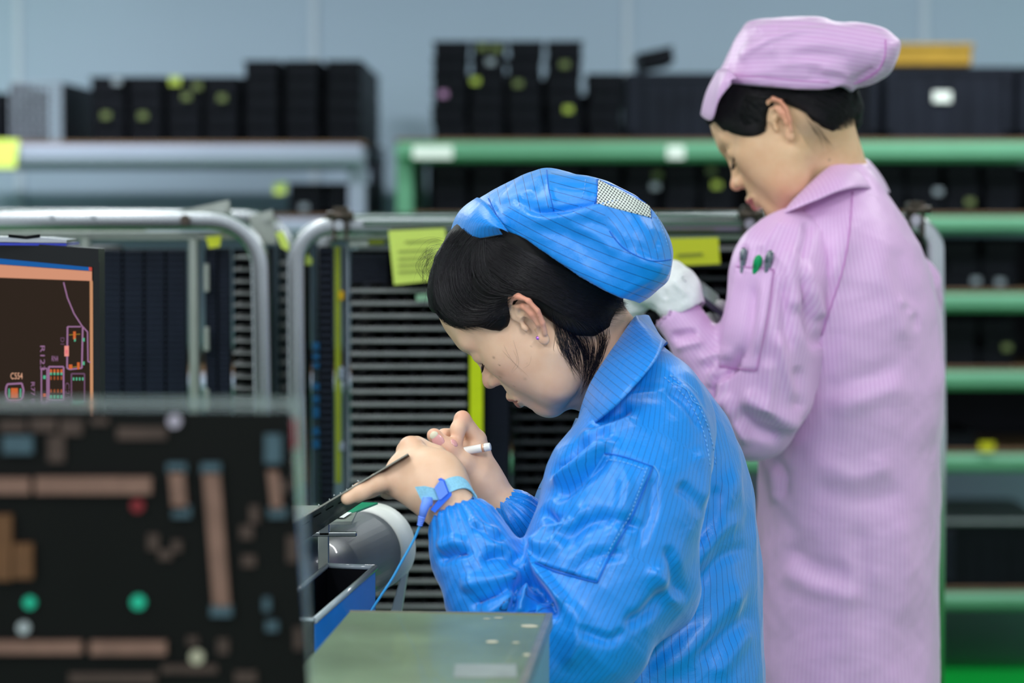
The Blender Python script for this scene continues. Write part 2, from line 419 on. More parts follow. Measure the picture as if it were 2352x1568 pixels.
# ------------------------------------------------------------------ tray trolleys (middle distance)
RY = 3.85
M_chrome = mat('polished_steel_tube', (172, 176, 180), .27, 1., noise=.12, scale=9)
M_alu = mat('dull_aluminium', (165, 170, 165), .42, .8, noise=.12, scale=12)
M_brk = mat('tarnished_bracket', (82, 72, 66), .4, .6, noise=.3, scale=30)
M_black = mat('black_tray_plastic', (8, 9, 14), .42, noise=.25, scale=20, spec=.12)
M_dark = mat('dark_ribbed_plastic', (40, 46, 64), .42, noise=.2, scale=25, spec=.2)
M_slat = mat('grey_tray_edge', (146, 146, 150), .42, .2, noise=.25, scale=30)
M_yel = mat('yellow_strip_tape', (182, 196, 20), .5, noise=.12, scale=14)
M_yel2 = mat('dim_yellow_strip', (140, 150, 30), .5, noise=.15, scale=14)
M_post = mat('blue_grey_post', (52, 66, 78), .5, noise=.15)
M_lime = mat('bright_yellow_card', (212, 214, 52), .6, noise=.04)
M_print = mat('dim_print_ink', (150, 160, 80), .7)
def boxpx(mb, x0, y0, x1, y1, Y, th, ch=.0, dy=0):
    a = P(x0, y0, Y + dy); b = P(x1, y1, Y + dy)
    mb.box(((a[0] + b[0]) / 2, Y + dy + th / 2, (a[2] + b[2]) / 2), (abs(b[0] - a[0]), th, abs(a[2] - b[2])), ch=ch); return mb
def partpx(name, x0, y0, x1, y1, Y, th, m, t, ch=.002):
    return obj(name, boxpx(MB(), x0, y0, x1, y1, Y, th, ch), m, t)
def arc(c, r, a0, a1, n=9):
    return [(c[0] + r * math.cos(math.radians(a)), c[1] - r * math.sin(math.radians(a))) for a in np.linspace(a0, a1, n)]
def pxpath(pts, Y): return [P(a, b, Y) for a, b in pts]
ZF = .09
def down(px, py, Y, z=ZF):
    q = P(px, py, Y); return np.array((q[0], Y, z))

# ---- left trolley
tA = thing('tray_trolley', 'left chrome tray trolley with black ribbed panels behind the screen', 'trolley', (P(300, 0, RY)[0], RY + .25, 0))
path = pxpath([(-330, 506), (-100, 506), (200, 506), (420, 506), (480, 506)] + arc((486, 618), 112, 88, 2, 9), RY)
path += [P(600, 700, RY), P(604, 930, RY)]
path.append(np.array((path[-1][0] + .002, RY, ZF)))
obj('frame_tube', MB().tube(path, .014, 20, flat=(.013, .0145), up=(0, 1, 0)), M_chrome, tA)
rearA = [p + np.array((.0, .5, 0)) for p in path]
obj('frame_tube', MB().tube(rearA, .014, 20, flat=(.013, .0145), up=(0, 1, 0)), M_chrome, tA)
obj('cross_rail', MB().box(((path[0][0] + P(330, 0, RY)[0]) / 2, RY + .006, P(0, 526, RY)[2]), (P(330, 0, RY)[0] - path[0][0] + .0, .012, .006), ch=.002), M_chrome, tA)
partpx('lower_rail', -250, 531, 560, 552, RY + .03, .02, M_alu, tA)
partpx('upright', 432, 545, 462, 1560, RY + .01, .022, M_alu, tA, .003)
partpx('hinge_tab', 184, 545, 206, 590, RY + .015, .014, M_alu, tA)
for (a, b) in ((606, 670), (752, 806), (894, 948)): partpx('latch_plate', 467, a, 480, b, RY + .02, .012, M_alu, tA, .001)
for (a, b) in ((118, 497), (213, 497)): obj('bolt', MB().cyl(P(a, b, RY - .02), P(a, b, RY - .012), .0035, 12), M_chrome, tA)
obj('bolt', MB().cyl(P(425, 505, RY - .022), P(425, 505, RY - .012), .0092, 6).cyl(P(425, 505, RY - .025), P(425, 505, RY - .02), .005, 12), M_brk, tA)
b1 = MB().prism([P(400, 487, RY + .02), P(525, 459, RY + .02), (P(531, 500, RY + .02)), P(490, 515, RY + .02)], (0, .012, 0)).cyl(P(503, 482, RY), P(503, 482, RY + .06), .011, 16)
obj('bracket', b1, M_alu, tA)
b2 = MB().prism([P(570, 497, RY + .10), P(625, 481, RY + .10), P(634, 560, RY + .10), P(590, 560, RY + .10)], (0, .014, 0)).cyl(P(611, 503, RY + .08), P(611, 503, RY + .1), .004, 12)
obj('bracket', b2, M_alu, tA)
# ribbed magazine panels
def ribbed(x0, x1, y0, y1, Y, pitch, cols_, t, name='ribbed_panel', back=True):
    partpx(name, x0, y0, x1, y1, Y + .012, .012, M_black, t)
    rows = int((y1 - y0) / pitch)
    for k in range(rows):
        ya = y0 + 3 + k * pitch
        mb = MB()
        for j in range(cols_):
            xa = x0 + 3 + (x1 - x0 - 4) * j / cols_; xb = x0 + (x1 - x0 - 4) * (j + 1) / cols_ - 3
            boxpx(mb, xa, ya, xb, ya + pitch * .55, Y, .013, 0)
        o = obj('rib', mb, M_dark, t)
ribbed(232, 434, 572, 1360, RY + .04, 13.4, 4, tA)
ribbed(470, 534, 570, 1360, RY + .045, 12.0, 2, tA)
# slanted end trays seen between the tubes
mbx = MB(); boxpx(mbx, 536, 572, 592, 1400, RY + .16, .01); obj('inner_panel', mbx, M_black, tA)
for k in range(30):
    y = 590 + 27.3 * k
    obj('tray_edge', MB().prism([P(535, y, RY + .05), P(592, y + 1, RY + .05), P(592, y + 5, RY + .05), P(535, y + 4, RY + .05)], (0, .1, 0)), M_slat, tA)
partpx('rear_post', 648, 560, 655, 1400, RY + .45, .02, M_post, tA)
partpx('rear_post', 628, 560, 642, 1400, RY + .42, .02, M_post, tA)
partpx('side_panel', 614, 566, 662, 1500, RY + .47, .01, M_black, tA)
for k in range(28):
    y = 600 + 28.6 * k
    partpx('tray_edge', 642, y, 660, y + 8, RY + .44, .01, M_slat, tA, .001)
partpx('base_tray', -300, 1740, 600, 1762, RY, .52, M_alu, tA)
# black magazines far left behind the screen
partpx('magazine_block', -250, 572, 226, 1400, RY + .08, .3, M_black, tA, .004)
for qx in (-250, 560):
    for yy in (RY + .06, RY + .46):
        c = down(qx, 600, yy, .045)
        obj('caster', MB().cyl(c + np.array((-.015, 0, 0)), c + np.array((.015, 0, 0)), .043, 20).box(c + np.array((0, 0, .03)), (.045, .03, .04), ch=.004), M_black, tA)
card('paper_tag', 'small yellow tag hanging on the left trolley rail', 'tag', [(472, 544), (508, 540), (505, 566), (480, 570)], RY + .005, M_lime)
card('paper_tag', 'pale tag tucked beside the second trolley tube', 'tag', [(632, 534), (650, 530), (664, 560), (664, 578), (646, 568)], RY + .06, M_card)
card('paper_tag', 'pale tag hooked under the second trolley corner', 'tag', [(700, 590), (706, 582), (718, 596), (716, 608), (700, 608)], RY + .02, M_card)

# ---- long trolley
tB = thing('tray_trolley', 'long chrome tray trolley with stacked grey edged trays behind both people', 'trolley', (P(1400, 0, RY)[0], RY + .25, 0))
zb_ = ZF
pl = [P(682, 930, RY), P(680, 660, RY)] + [P(a, b, RY) for a, b in arc((768, 606), 88, 178, 92, 9)] + [P(800, 517, RY), P(1000, 516, RY), P(1300, 516, RY), P(1700, 514, RY), P(2040, 512, RY)]
pl = [np.array((pl[0][0] + .002, RY, ZF))] + pl
pr = [P(a, b, RY) for a, b in arc((2086, 572), 60, 88, 2, 9)] + [P(2147, 700, RY), P(2151, 1000, RY)]
pr += [np.array((pr[-1][0] + .002, RY, ZF))]
full = pl + pr
obj('frame_tube', MB().tube(full, .014, 20, flat=(.0145, .0142), up=(0, 1, 0)), M_chrome, tB)
rear = [p + np.array((0, .55, 0)) for p in full]
obj('frame_tube', MB().tube(rear, .014, 20, flat=(.0145, .0142), up=(0, 1, 0)), M_chrome, tB)
partpx('top_rail', 830, 507, 2090, 520, RY - .03, .014, M_chrome, tB, .004)
partpx('lower_rail', 760, 541, 2100, 552, RY + .03, .016, M_alu, tB, .003)
def clamp(cx_, cy_, t):
    mb = MB(); 
    boxpx(mb, cx_ - 17, cy_ - 42, cx_ + 19, cy_ - 30, RY - .04, .05, .003)
    boxpx(mb, cx_ - 17, cy_ - 42, cx_ - 9, cy_ + 38, RY - .042, .012, .002)
    boxpx(mb, cx_ + 11, cy_ - 42, cx_ + 19, cy_ + 38, RY - .042, .012, .002)
    mb.cyl(P(cx_ - 28, cy_ - 22, RY - .04), P(cx_ + 32, cy_ - 22, RY - .04), .007, 12)
    obj('clamp', mb, M_brk, t)
    obj('clamp_bolt', MB().cyl(P(cx_ - 2, cy_, RY - .05), P(cx_ - 2, cy_, RY - .035), .008, 14), M_chrome, t)
for c in ((780, 517), (1724, 514), (2106, 505), (1085, 515)): clamp(*c, tB)
partpx('hinge_tab', 800, 552, 848, 568, RY + .02, .02, M_alu, tB)
partpx('yellow_rail', 846, 550, 884, 562, RY + .015, .01, M_yel2, tB)
# vertical members left of the tray bay
partpx('post', 716, 560, 732, 1160, RY + .05, .02, M_post, tB)
for (a, b) in ((786, 804), (812, 826), (834, 846), (880, 896), (908, 926), (934, 960), (982, 1000), (1010, 1030)):
    partpx('blue_clip', 717, a, 733, b, RY + .042, .008, mat('blue_clip_plastic', (24, 96, 150), .4, noise=.1), tB, .001)
partpx('dark_panel', 732, 566, 768, 1460, RY + .06, .012, M_black, tB)
mb = MB()
for k in range(52): boxpx(mb, 734, 574 + k * 16, 766, 581 + k * 16, RY + .05, .011)
o = obj('panel_ribs', mb, M_dark, tB); o['kind'] = 'stuff'
partpx('side_panel', 696, 566, 716, 1460, RY + .07, .012, M_black, tB)
partpx('yellow_strip', 768, 566, 784, 1110, RY + .03, .006, M_yel2, tB, .001)
partpx('post', 788, 566, 799, 1180, RY + .03, .02, mat('grey_post', (74, 78, 88), .45, .3, noise=.15), tB)
partpx('clip', 777, 842, 792, 876, RY + .02, .012, M_white, tB, .004)
partpx('clip', 779, 1014, 792, 1040, RY + .02, .012, M_white, tB, .004)
obj('orange_clip', boxpx(MB(), 778, 668, 790, 690, RY + .02, .01, .002), mat('orange_clip_plastic', (205, 160, 20), .5), tB)
# tray bays: every tray has a front edge and a floor
def tray_bay(x0, x1, y0, n, pitch, Y, t, m=M_slat, depth=.42, first_dark=0):
    boxpx(bk := MB(), x0, y0 - 90, x1, y0 + n * pitch, Y + depth, .01); obj('bay_back', bk, M_black, t)
    for k in range(n):
        y = y0 + k * pitch
        a = P(x0, y, Y); b = P(x1, y + 8.5, Y)
        mb = MB(); zz = (a[2] + b[2]) / 2
        mb.box(((a[0] + b[0]) / 2, Y, zz), (b[0] - a[0], .006, (a[2] - b[2])), ch=.001)
        # low blurred contents: a board lying in the tray
        o = obj('tray_edge', mb, m, t)
        mb = MB(); mb.box(((a[0] + b[0]) / 2, Y + depth / 2 + .003, b[2] + .001), (b[0] - a[0] - .004, depth - .01, .002))
        for j in range(7):
            xx = a[0] + (b[0] - a[0]) * (j + .5 + random.uniform(-.25, .25)) / 7
            mb.box((xx, Y + .02, b[2] + .0075), (random.uniform(.008, .02), .02, .0105))
        obj('tray', mb, M_black, t)
tray_bay(804, 1072, 663, 27, 29.0, RY + .02, tB)
partpx('post', 1072, 560, 1079, 1460, RY + .02, .02, M_black, tB)
partpx('yellow_tape', 1079, 806, 1109, 1010, RY + .012, .004, mat('vivid_yellow_tape', (198, 212, 8), .5, noise=.08, scale=30), tB, .0005)
partpx('dark_panel', 1079, 560, 1112, 1460, RY + .02, .012, M_black, tB)
partpx('ribbed_column', 1112, 566, 1172, 1460, RY + .05, .012, M_black, tB)
mb = MB()
for k in range(64):
    y = 590 + k * 13
    mb.prism([P(1114, y + 6, RY + .04), P(1168, y, RY + .04), P(1168, y + 4, RY + .04), P(1114, y + 10, RY + .04)], (0, .01, 0))
o = obj('column_ribs', mb, M_dark, tB); o['kind'] = 'stuff'
M_slatd = mat('dim_tray_edge', (62, 64, 70), .45, .3, noise=.3, scale=30)
tray_bay(1176, 1500, 663, 27, 29.0, RY + .10, tB, m=M_slatd)
tray_bay(1510, 2110, 606, 14, 29.0, RY + .04, tB, m=M_slatd)
partpx('post', 1500, 560, 1510, 1460, RY + .03, .02, M_black, tB)
partpx('post', 2108, 560, 2120, 1460, RY + .03, .02, M_black, tB)
partpx('top_tray_shelf', 806, 575, 2100, 583, RY + .08, .40, M_black, tB)
mb = MB()
for k in range(6): boxpx(mb, 806, 588 + k * 13, 890, 593 + k * 13, RY + .05, .012)
obj('dark_ribs', mb, M_dark, tB)
partpx('base_tray', 690, 1720, 2140, 1742, RY, .57, M_alu, tB)
for qx in (740, 2090):
    for yy in (RY + .06, RY + .5):
        c = down(qx, 600, yy, .045)
        obj('caster', MB().cyl(c + np.array((-.015, 0, 0)), c + np.array((.015, 0, 0)), .043, 20).box(c + np.array((0, 0, .03)), (.045, .03, .04), ch=.004), M_black, tB)
# cards on the long trolley
t = card('paper_card', 'large pale yellow green card hanging before the trays beside the blue cap', 'card', [(892, 530), (1022, 524), (1034, 640), (905, 654)], RY - .035, M_card)
for k, yy in enumerate((553, 575, 592, 607, 622)):
    x0 = 915 if k else 930
    mb = MB().prism([P(x0, yy, RY - .037), P(x0 + 80, yy - 4, RY - .037), P(x0 + 80, yy + 1, RY - .037), P(x0, yy + 5, RY - .037)], (0, .0008, 0))
    obj('print_line', mb, M_print, t)
t = card('paper_card', 'bright yellow card hanging between the blue cap and the pink sleeve', 'card', [(1532, 548), (1650, 545), (1654, 606), (1536, 611)], RY - .05, M_lime)
obj('print_line', MB().prism([P(1556, 583, RY - .052), P(1614, 580, RY - .052), P(1614, 587, RY - .052), P(1556, 590, RY - .052)], (0, .0008, 0)), mat('grey_print_ink', (140, 146, 60), .7), t)
card('paper_tag', 'tiny mint label on a tray edge behind the forelock', 'tag', [(955, 676), (998, 673), (998, 690), (957, 692)], RY + .008, mat('mint_label', (150, 190, 165), .6, noise=.05))
# ------------------------------------------------------------------ sculpting with distance fields
class Grid:
    def __init__(s, lo, hi, h):
        s.lo = np.asarray(lo, float); s.h = h
        s.n = (np.ceil((np.asarray(hi, float) - s.lo) / h).astype(int) + 1)
        s.f = np.full(tuple(s.n), 9., np.float32)
        s.ax = [np.float32(s.lo[i]) + np.float32(h) * np.arange(s.n[i], dtype=np.float32) for i in range(3)]
    def sub(s, lo, hi, pad):
        a = np.clip(np.floor((np.asarray(lo) - pad - s.lo) / s.h).astype(int), 0, s.n)
        b = np.clip(np.ceil((np.asarray(hi) + pad - s.lo) / s.h).astype(int) + 1, 0, s.n)
        sl = tuple(slice(a[i], b[i]) for i in range(3))
        X = s.ax[0][sl[0]][:, None, None]; Y = s.ax[1][sl[1]][None, :, None]; Z = s.ax[2][sl[2]][None, None, :]
        return sl, X, Y, Z
    def op(s, d, sl, k, mode):
        g = s.f[sl]
        if g.size == 0: return
        if mode == 'add':
            if k > 0:
                hh = np.maximum(k - np.abs(g - d), 0) / k; s.f[sl] = np.minimum(g, d) - hh * hh * k * .25
            else: s.f[sl] = np.minimum(g, d)
        elif mode == 'sub':
            d = -d
            if k > 0:
                hh = np.maximum(k - np.abs(g - d), 0) / k; s.f[sl] = np.maximum(g, d) + hh * hh * k * .25
            else: s.f[sl] = np.maximum(g, d)
    def ell(s, c, r, R=None, k=.01, mode='add'):
        c = np.asarray(c, float); r = np.asarray(r, float); rm = r.max()
        sl, X, Y, Z = s.sub(c - rm, c + rm, k + .01)
        x, y, z = X - c[0], Y - c[1], Z - c[2]
        if R is not None:
            R = np.asarray(R, float)
            x, y, z = (R[0, 0] * x + R[1, 0] * y + R[2, 0] * z, R[0, 1] * x + R[1, 1] * y + R[2, 1] * z, R[0, 2] * x + R[1, 2] * y + R[2, 2] * z)
        q = np.sqrt((x / r[0]) ** 2 + (y / r[1]) ** 2 + (z / r[2]) ** 2)
        q1 = np.sqrt((x / r[0] ** 2) ** 2 + (y / r[1] ** 2) ** 2 + (z / r[2] ** 2) ** 2) + 1e-9
        s.op((q * (q - 1) / q1).astype(np.float32), sl, k, mode); return s
    def cap(s, a, b, ra, rb=None, k=.01, mode='add', flat=None):
        """capsule with changing radius; flat=(axis vector, ratio) squashes it along axis"""
        rb = ra if rb is None else rb
        a = np.asarray(a, float); b = np.asarray(b, float)
        sl, X, Y, Z = s.sub(np.minimum(a, b) - max(ra, rb), np.maximum(a, b) + max(ra, rb), k + .01)
        d = b - a; L = d @ d + 1e-12
        t = np.clip(((X - a[0]) * d[0] + (Y - a[1]) * d[1] + (Z - a[2]) * d[2]) / L, 0, 1)
        x = X - a[0] - t * d[0]; y = Y - a[1] - t * d[1]; z = Z - a[2] - t * d[2]
        r = ra + (rb - ra) * t
        if flat:
            n = np.asarray(flat[0], float); n = n / np.linalg.norm(n); e = 1 / flat[1] - 1
            q = x * n[0] + y * n[1] + z * n[2]
            dd = np.sqrt(x * x + y * y + z * z + (e * e + 2 * e) * q * q)
            dd = (dd - r) * flat[1] ** .5
        else: dd = np.sqrt(x * x + y * y + z * z) - r
        s.op(dd.astype(np.float32), sl, k, mode); return s
    def chain(s, pts, rs, k=.01, mode='add', flat=None, kj=None):
        rs = np.broadcast_to(np.asarray(rs, float), (len(pts),))
        for i in range(len(pts) - 1): s.cap(pts[i], pts[i + 1], rs[i], rs[i + 1], k, mode, flat)
        return s
    def loft(s, rows, k=.01, p=2.3, mode='add'):
        """rows: (z, cx, cy, a, b[, rot]) sections of a body along z"""
        r = np.array(sorted([tuple(q) + ((0,) if len(q) == 5 else ()) for q in rows]), float)
        zz = s.ax[2]
        def ip(j): 
            return np.interp(zz, r[:, 0], r[:, j]).astype(np.float32)
        ker = np.hanning(max(3, int(.03 / s.h)) | 1); ker /= ker.sum(); pd = len(ker) // 2
        def sm(v): return np.convolve(np.pad(v, pd, 'edge'), ker, 'valid').astype(np.float32)
        cx, cy, a, b, ro = [sm(ip(j))[None, None, :] for j in range(1, 6)]
        X = s.ax[0][:, None, None]; Y = s.ax[1][None, :, None]; Z = s.ax[2][None, None, :]
        x = X - cx; y = Y - cy
        c_, s_ = np.cos(ro), np.sin(ro)
        x, y = x * c_ + y * s_, -x * s_ + y * c_
        q = (np.abs(x / a) ** p + np.abs(y / b) ** p) ** np.float32(1 / p)
        d = (q - 1) * np.minimum(a, b)
        d = np.maximum(d, np.maximum(r[0, 0] - Z, Z - r[-1, 0]))
        s.op(d.astype(np.float32), (slice(None),) * 3, k, mode); return s
    def sample(s, p):
        q = (np.asarray(p) - s.lo) / s.h; q = np.clip(q, 0, s.n - 1.001); i = q.astype(int); t = q - i; r = 0
        for dx in (0, 1):
            for dy in (0, 1):
                for dz in (0, 1):
                    w_ = (t[..., 0] if dx else 1 - t[..., 0]) * (t[..., 1] if dy else 1 - t[..., 1]) * (t[..., 2] if dz else 1 - t[..., 2])
                    r = r + w_ * s.f[i[..., 0] + dx, i[..., 1] + dy, i[..., 2] + dz]
        return r
    def mesh(s):
        """surface nets: quads around every grid edge that changes sign"""
        f = s.f; ins = f < 0
        n0, n1, n2 = (k - 1 for k in f.shape)
        cnt = np.zeros((n0, n1, n2), np.int8)
        for dx in (0, 1):
            for dy in (0, 1):
                for dz in (0, 1): cnt += ins[dx:dx + n0, dy:dy + n1, dz:dz + n2]
        act = np.argwhere((cnt > 0) & (cnt < 8)); del cnt
        idx = np.full((n0, n1, n2), -1, np.int32); idx[act[:, 0], act[:, 1], act[:, 2]] = np.arange(len(act))
        acc = np.zeros((len(act), 3)); num = np.zeros(len(act))
        cs = [(a, b, c) for a in (0, 1) for b in (0, 1) for c in (0, 1)]
        val = {c: f[act[:, 0] + c[0], act[:, 1] + c[1], act[:, 2] + c[2]].astype(float) for c in cs}
        for c in cs:
            for a in range(3):
                if c[a] == 0:
                    e = list(c); e[a] = 1; e = tuple(e)
                    m = (val[c] < 0) != (val[e] < 0)
                    t = np.where(m, val[c] / np.where(m, val[c] - val[e], 1), 0)
                    p = np.array(c, float)[None] + np.eye(3)[a][None] * t[:, None]
                    acc += p * m[:, None]; num += m
        v = s.lo + (act + acc / num[:, None]) * s.h
        F_ = []
        for a in range(3):
            b, c = (a + 1) % 3, (a + 2) % 3
            sA = [slice(None)] * 3; sB = [slice(None)] * 3; sA[a] = slice(0, -1); sB[a] = slice(1, None)
            m = ins[tuple(sA)] != ins[tuple(sB)]
            e = np.argwhere(m); e = e[(e[:, b] > 0) & (e[:, c] > 0) & (e[:, b] < f.shape[b] - 1) & (e[:, c] < f.shape[c] - 1)]
            def g(ob, oc):
                q = e.copy(); q[:, b] -= ob; q[:, c] -= oc; return idx[q[:, 0], q[:, 1], q[:, 2]]
            Q = np.stack([g(1, 1), g(0, 1), g(0, 0), g(1, 0)], 1)
            flip = ~ins[e[:, 0], e[:, 1], e[:, 2]]
            Q[flip] = Q[flip][:, ::-1]; F_.append(Q)
        F_ = np.concatenate(F_)
        return v, F_
def polyd(px, py, poly):
    """signed distance to a 2-D polygon (negative inside), px/py arrays"""
    poly = np.asarray(poly, float); d = np.full(np.broadcast(px, py).shape, 1e9); ins = np.zeros(d.shape, bool)
    n = len(poly)
    for i in range(n):
        a = poly[i]; b = poly[(i + 1) % n]; e = b - a
        wx, wy = px - a[0], py - a[1]
        t = np.clip((wx * e[0] + wy * e[1]) / (e @ e + 1e-12), 0, 1)
        d = np.minimum(d, (wx - t * e[0]) ** 2 + (wy - t * e[1]) ** 2)
        c1 = (a[1] > py) != (b[1] > py)
        xi = a[0] + (py - a[1]) * e[0] / (e[1] if abs(e[1]) > 1e-9 else 1e-9)
        ins ^= c1 & (px < xi)
    d = np.sqrt(d); return np.where(ins, -d, d)
def smooth_poly(pts, n=8, closed=True):
    """Catmull-Rom through the points"""
    p = np.asarray(pts, float); m = len(p); out = []
    for i in range(m if closed else m - 1):
        if closed: a, b, c, d = p[i - 1], p[i], p[(i + 1) % m], p[(i + 2) % m]
        else: a, b, c, d = p[max(i - 1, 0)], p[i], p[i + 1], p[min(i + 2, m - 1)]
        for t in np.arange(n) / n:
            out.append(.5 * ((2 * b) + (-a + c) * t + (2 * a - 5 * b + 4 * c - d) * t * t + (-a + 3 * b - 3 * c + d) * t ** 3))
    if not closed: out.append(p[-1])
    return np.array(out)
def xz_poly(pts, Y, n=6, closed=True):
    q = smooth_poly(pts, n, closed); return np.array([P(a, b, Y)[[0, 2]] for a, b in q])
def tri_normals(v, f):
    n = np.cross(v[f[:, 2]] - v[f[:, 0]], v[f[:, 3]] - v[f[:, 1]])
    vn = np.zeros_like(v)
    for k in range(4): 
        for a in range(3): vn[:, a] += np.bincount(f[:, k], n[:, a], len(v))
    return vn / (np.linalg.norm(vn, axis=1)[:, None] + 1e-12)
def relax(v, f, it=2, lam=.5):
    for _ in range(it):
        s_ = np.zeros_like(v); c = np.zeros(len(v))
        for k in range(4):
            i, j = f[:, k], f[:, (k + 1) % 4]
            for a in range(3): s_[:, a] += np.bincount(i, v[j, a], len(v)) + np.bincount(j, v[i, a], len(v))
            c += np.bincount(i, minlength=len(v)) + np.bincount(j, minlength=len(v))
        v = v + lam * (s_ / c[:, None] - v)
    return v
def seg_field(q, line):
    """distance from 2-D points q to polyline, and position 0..1 along it"""
    line = np.asarray(line, float); L = np.r_[0, np.cumsum(np.linalg.norm(np.diff(line, axis=0), axis=1))]
    best = np.full(len(q), 1e9); tt = np.zeros(len(q)); sd = np.zeros(len(q))
    for i in range(len(line) - 1):
        a, b = line[i], line[i + 1]; e = b - a; w_ = q - a
        t = np.clip((w_ @ e) / (e @ e + 1e-9), 0, 1); d = w_ - t[:, None] * e; dd = np.linalg.norm(d, axis=1)
        cr = e[0] * w_[:, 1] - e[1] * w_[:, 0]
        m = dd < best; best[m] = dd[m]; tt[m] = ((L[i] + t * (L[i + 1] - L[i])) / L[-1])[m]; sd[m] = np.sign(cr)[m]
    return best, tt, sd
def folds(v, f, lst, it=1):
    """press creases and ridges into cloth: (height m, half width px, pixel polyline[, one-sided])"""
    for _ in range(it):
        n = tri_normals(v, f); q = proj(v)
        view = v - np.array((0, 0, H)); view /= np.linalg.norm(view, axis=1)[:, None]
        face = np.clip(-(n * view).sum(1) * 1.6, 0, 1)
        disp = np.zeros(len(v))
        for it_ in lst:
            hgt, wd, line = it_[:3]; step = len(it_) > 3
            ln = smooth_poly(line, 6, False)
            lo = ln.min(0) - 4 * wd; hi = ln.max(0) + 4 * wd
            m = np.where((q > lo).all(1) & (q < hi).all(1) & (face > .02))[0]
            if not len(m): continue
            d, t, sg = seg_field(q[m], ln)
            taper = np.clip(np.minimum(t, 1 - t) * 5, 0, 1); taper = taper * taper * (3 - 2 * taper)
            inner = (t > 0) & (t < 1)
            if step:   # a step: full height at the line, fading away on one side only
                g = np.where(sg * it_[3] > 0, np.exp(-(d / (wd * 2.2)) ** 2), np.exp(-(d / (wd * .35)) ** 2))
            else: g = np.exp(-(d / wd) ** 2)
            disp[m] += hgt * g * (taper * .9 + .1) * inner * face[m]
        v = v + n * disp[:, None]
    return v
def wrinkle(v, amp, freq, aniso=(1, 1, 1), seed=0, octs=2):
    r = np.random.default_rng(seed); out = np.zeros(len(v))
    for o_ in range(octs):
        for _ in range(7):
            k = r.normal(size=3) * np.asarray(aniso); k *= freq * 2 ** o_ / (np.linalg.norm(r.normal(size=3)) + .5)
            out += np.sin(v @ k + r.uniform(0, 6.28) + 1.3 * np.sin(v @ np.roll(k, 1) * .7)) * amp / (2.5 * 1.8 ** o_)
    return out
def creases(v, amp, freq, seed=0, aniso=(1, 1, 1)):
    """pinched cloth folds: smooth swells with sharp valleys"""
    r = np.random.default_rng(seed); out = np.zeros(len(v))
    for k in range(5):
        d = r.normal(size=3) * np.asarray(aniso); d *= freq * (1 + .6 * k) / np.linalg.norm(d)
        e = r.normal(size=3); e *= freq * .6 / np.linalg.norm(e); g = r.normal(size=3); g *= freq * .35 / np.linalg.norm(g)
        m = np.clip(.5 + .9 * np.sin(v @ g + r.uniform(0, 6)), 0, 1)
        out += (1 - 2 * np.abs(np.sin(v @ d + 1.6 * np.sin(v @ e + r.uniform(0, 6)) + r.uniform(0, 6)))) * m * amp / (1 + .5 * k)
    return out
class Skin:
    """a finished surface that details can be laid on"""
    def __init__(s, v, f): s.v = v; s.f = f; s.t = BVHTree.FromPolygons(v.tolist(), f.tolist())
    def hit(s, px, py, lift=0.):
        p = P(px, py, 2.0) ; o = np.array((0, 0, H)); d = p - o; d /= np.linalg.norm(d)
        r = s.t.ray_cast(Vector(o), Vector(d))
        if r[0] is None: return None
        n = np.array(r[1]); 
        if n @ d > 0: n = -n
        return np.array(r[0]) + n * lift, n
    def path(s, pts, lift=0., n=6, smooth=True):
        out = []
        q = smooth_poly(pts, n, False) if smooth else np.asarray(pts, float)
        for a, b in q:
            h_ = s.hit(a, b, lift)
            if h_ is not None: out.append(h_[0])
        return np.array(out)
def cloth_obj(name, v, f, m, parent, stripe=None, extra=None):
    o = link_mesh(name, v, f.tolist(), m, parent, smooth=True)
    if stripe is not None:
        at = o.data.attributes.new('stripe', 'FLOAT', 'POINT'); at.data.foreach_set('value', np.asarray(stripe, np.float32))
    if extra:
        for k, val in extra.items():
            at = o.data.attributes.new(k, 'FLOAT', 'POINT'); at.data.foreach_set('value', np.asarray(val, np.float32))
    return o
def patch(skin, corners, nu, nv, lift, th, name, m, parent, stripe=None):
    """a piece of cloth sewn on: bilinear patch in the photo plane dropped onto the surface"""
    c = [np.array(q, float) for q in corners]   # tl, tr, br, bl
    v = []; st = []
    for j in range(nv + 1):
        for i in range(nu + 1):
            a, b = i / nu, j / nv
            q = (c[0] * (1 - a) + c[1] * a) * (1 - b) + (c[3] * (1 - a) + c[2] * a) * b
            h_ = skin.hit(q[0], q[1], lift)
            v.append(h_[0] if h_ is not None else (v[-1] if v else np.zeros(3))); st.append(a)
    v = np.array(v); W_ = nu + 1
    n0 = np.array([skin.hit(*np.mean(c, 0))[1]])[0]
    f = [(j * W_ + i, j * W_ + i + 1, (j + 1) * W_ + i + 1, (j + 1) * W_ + i) for j in range(nv) for i in range(nu)]
    N = len(v); v = np.vstack([v, v - n0 * th])
    rim = [(i, i + 1) for i in range(nu)] + [(nu + j * W_, nu + (j + 1) * W_) for j in range(nv)] + [(nv * W_ + i + 1, nv * W_ + i) for i in range(nu)] + [((j + 1) * W_, j * W_) for j in range(nv)]
    f += [(b_, a_, a_ + N, b_ + N) for a_, b_ in rim]
    o = link_mesh(name, v, f, m, parent, smooth=True)
    if stripe is not None:
        at = o.data.attributes.new('stripe', 'FLOAT', 'POINT'); st = np.array(st) * stripe; at.data.foreach_set('value', np.r_[st, st].astype(np.float32))
    return o
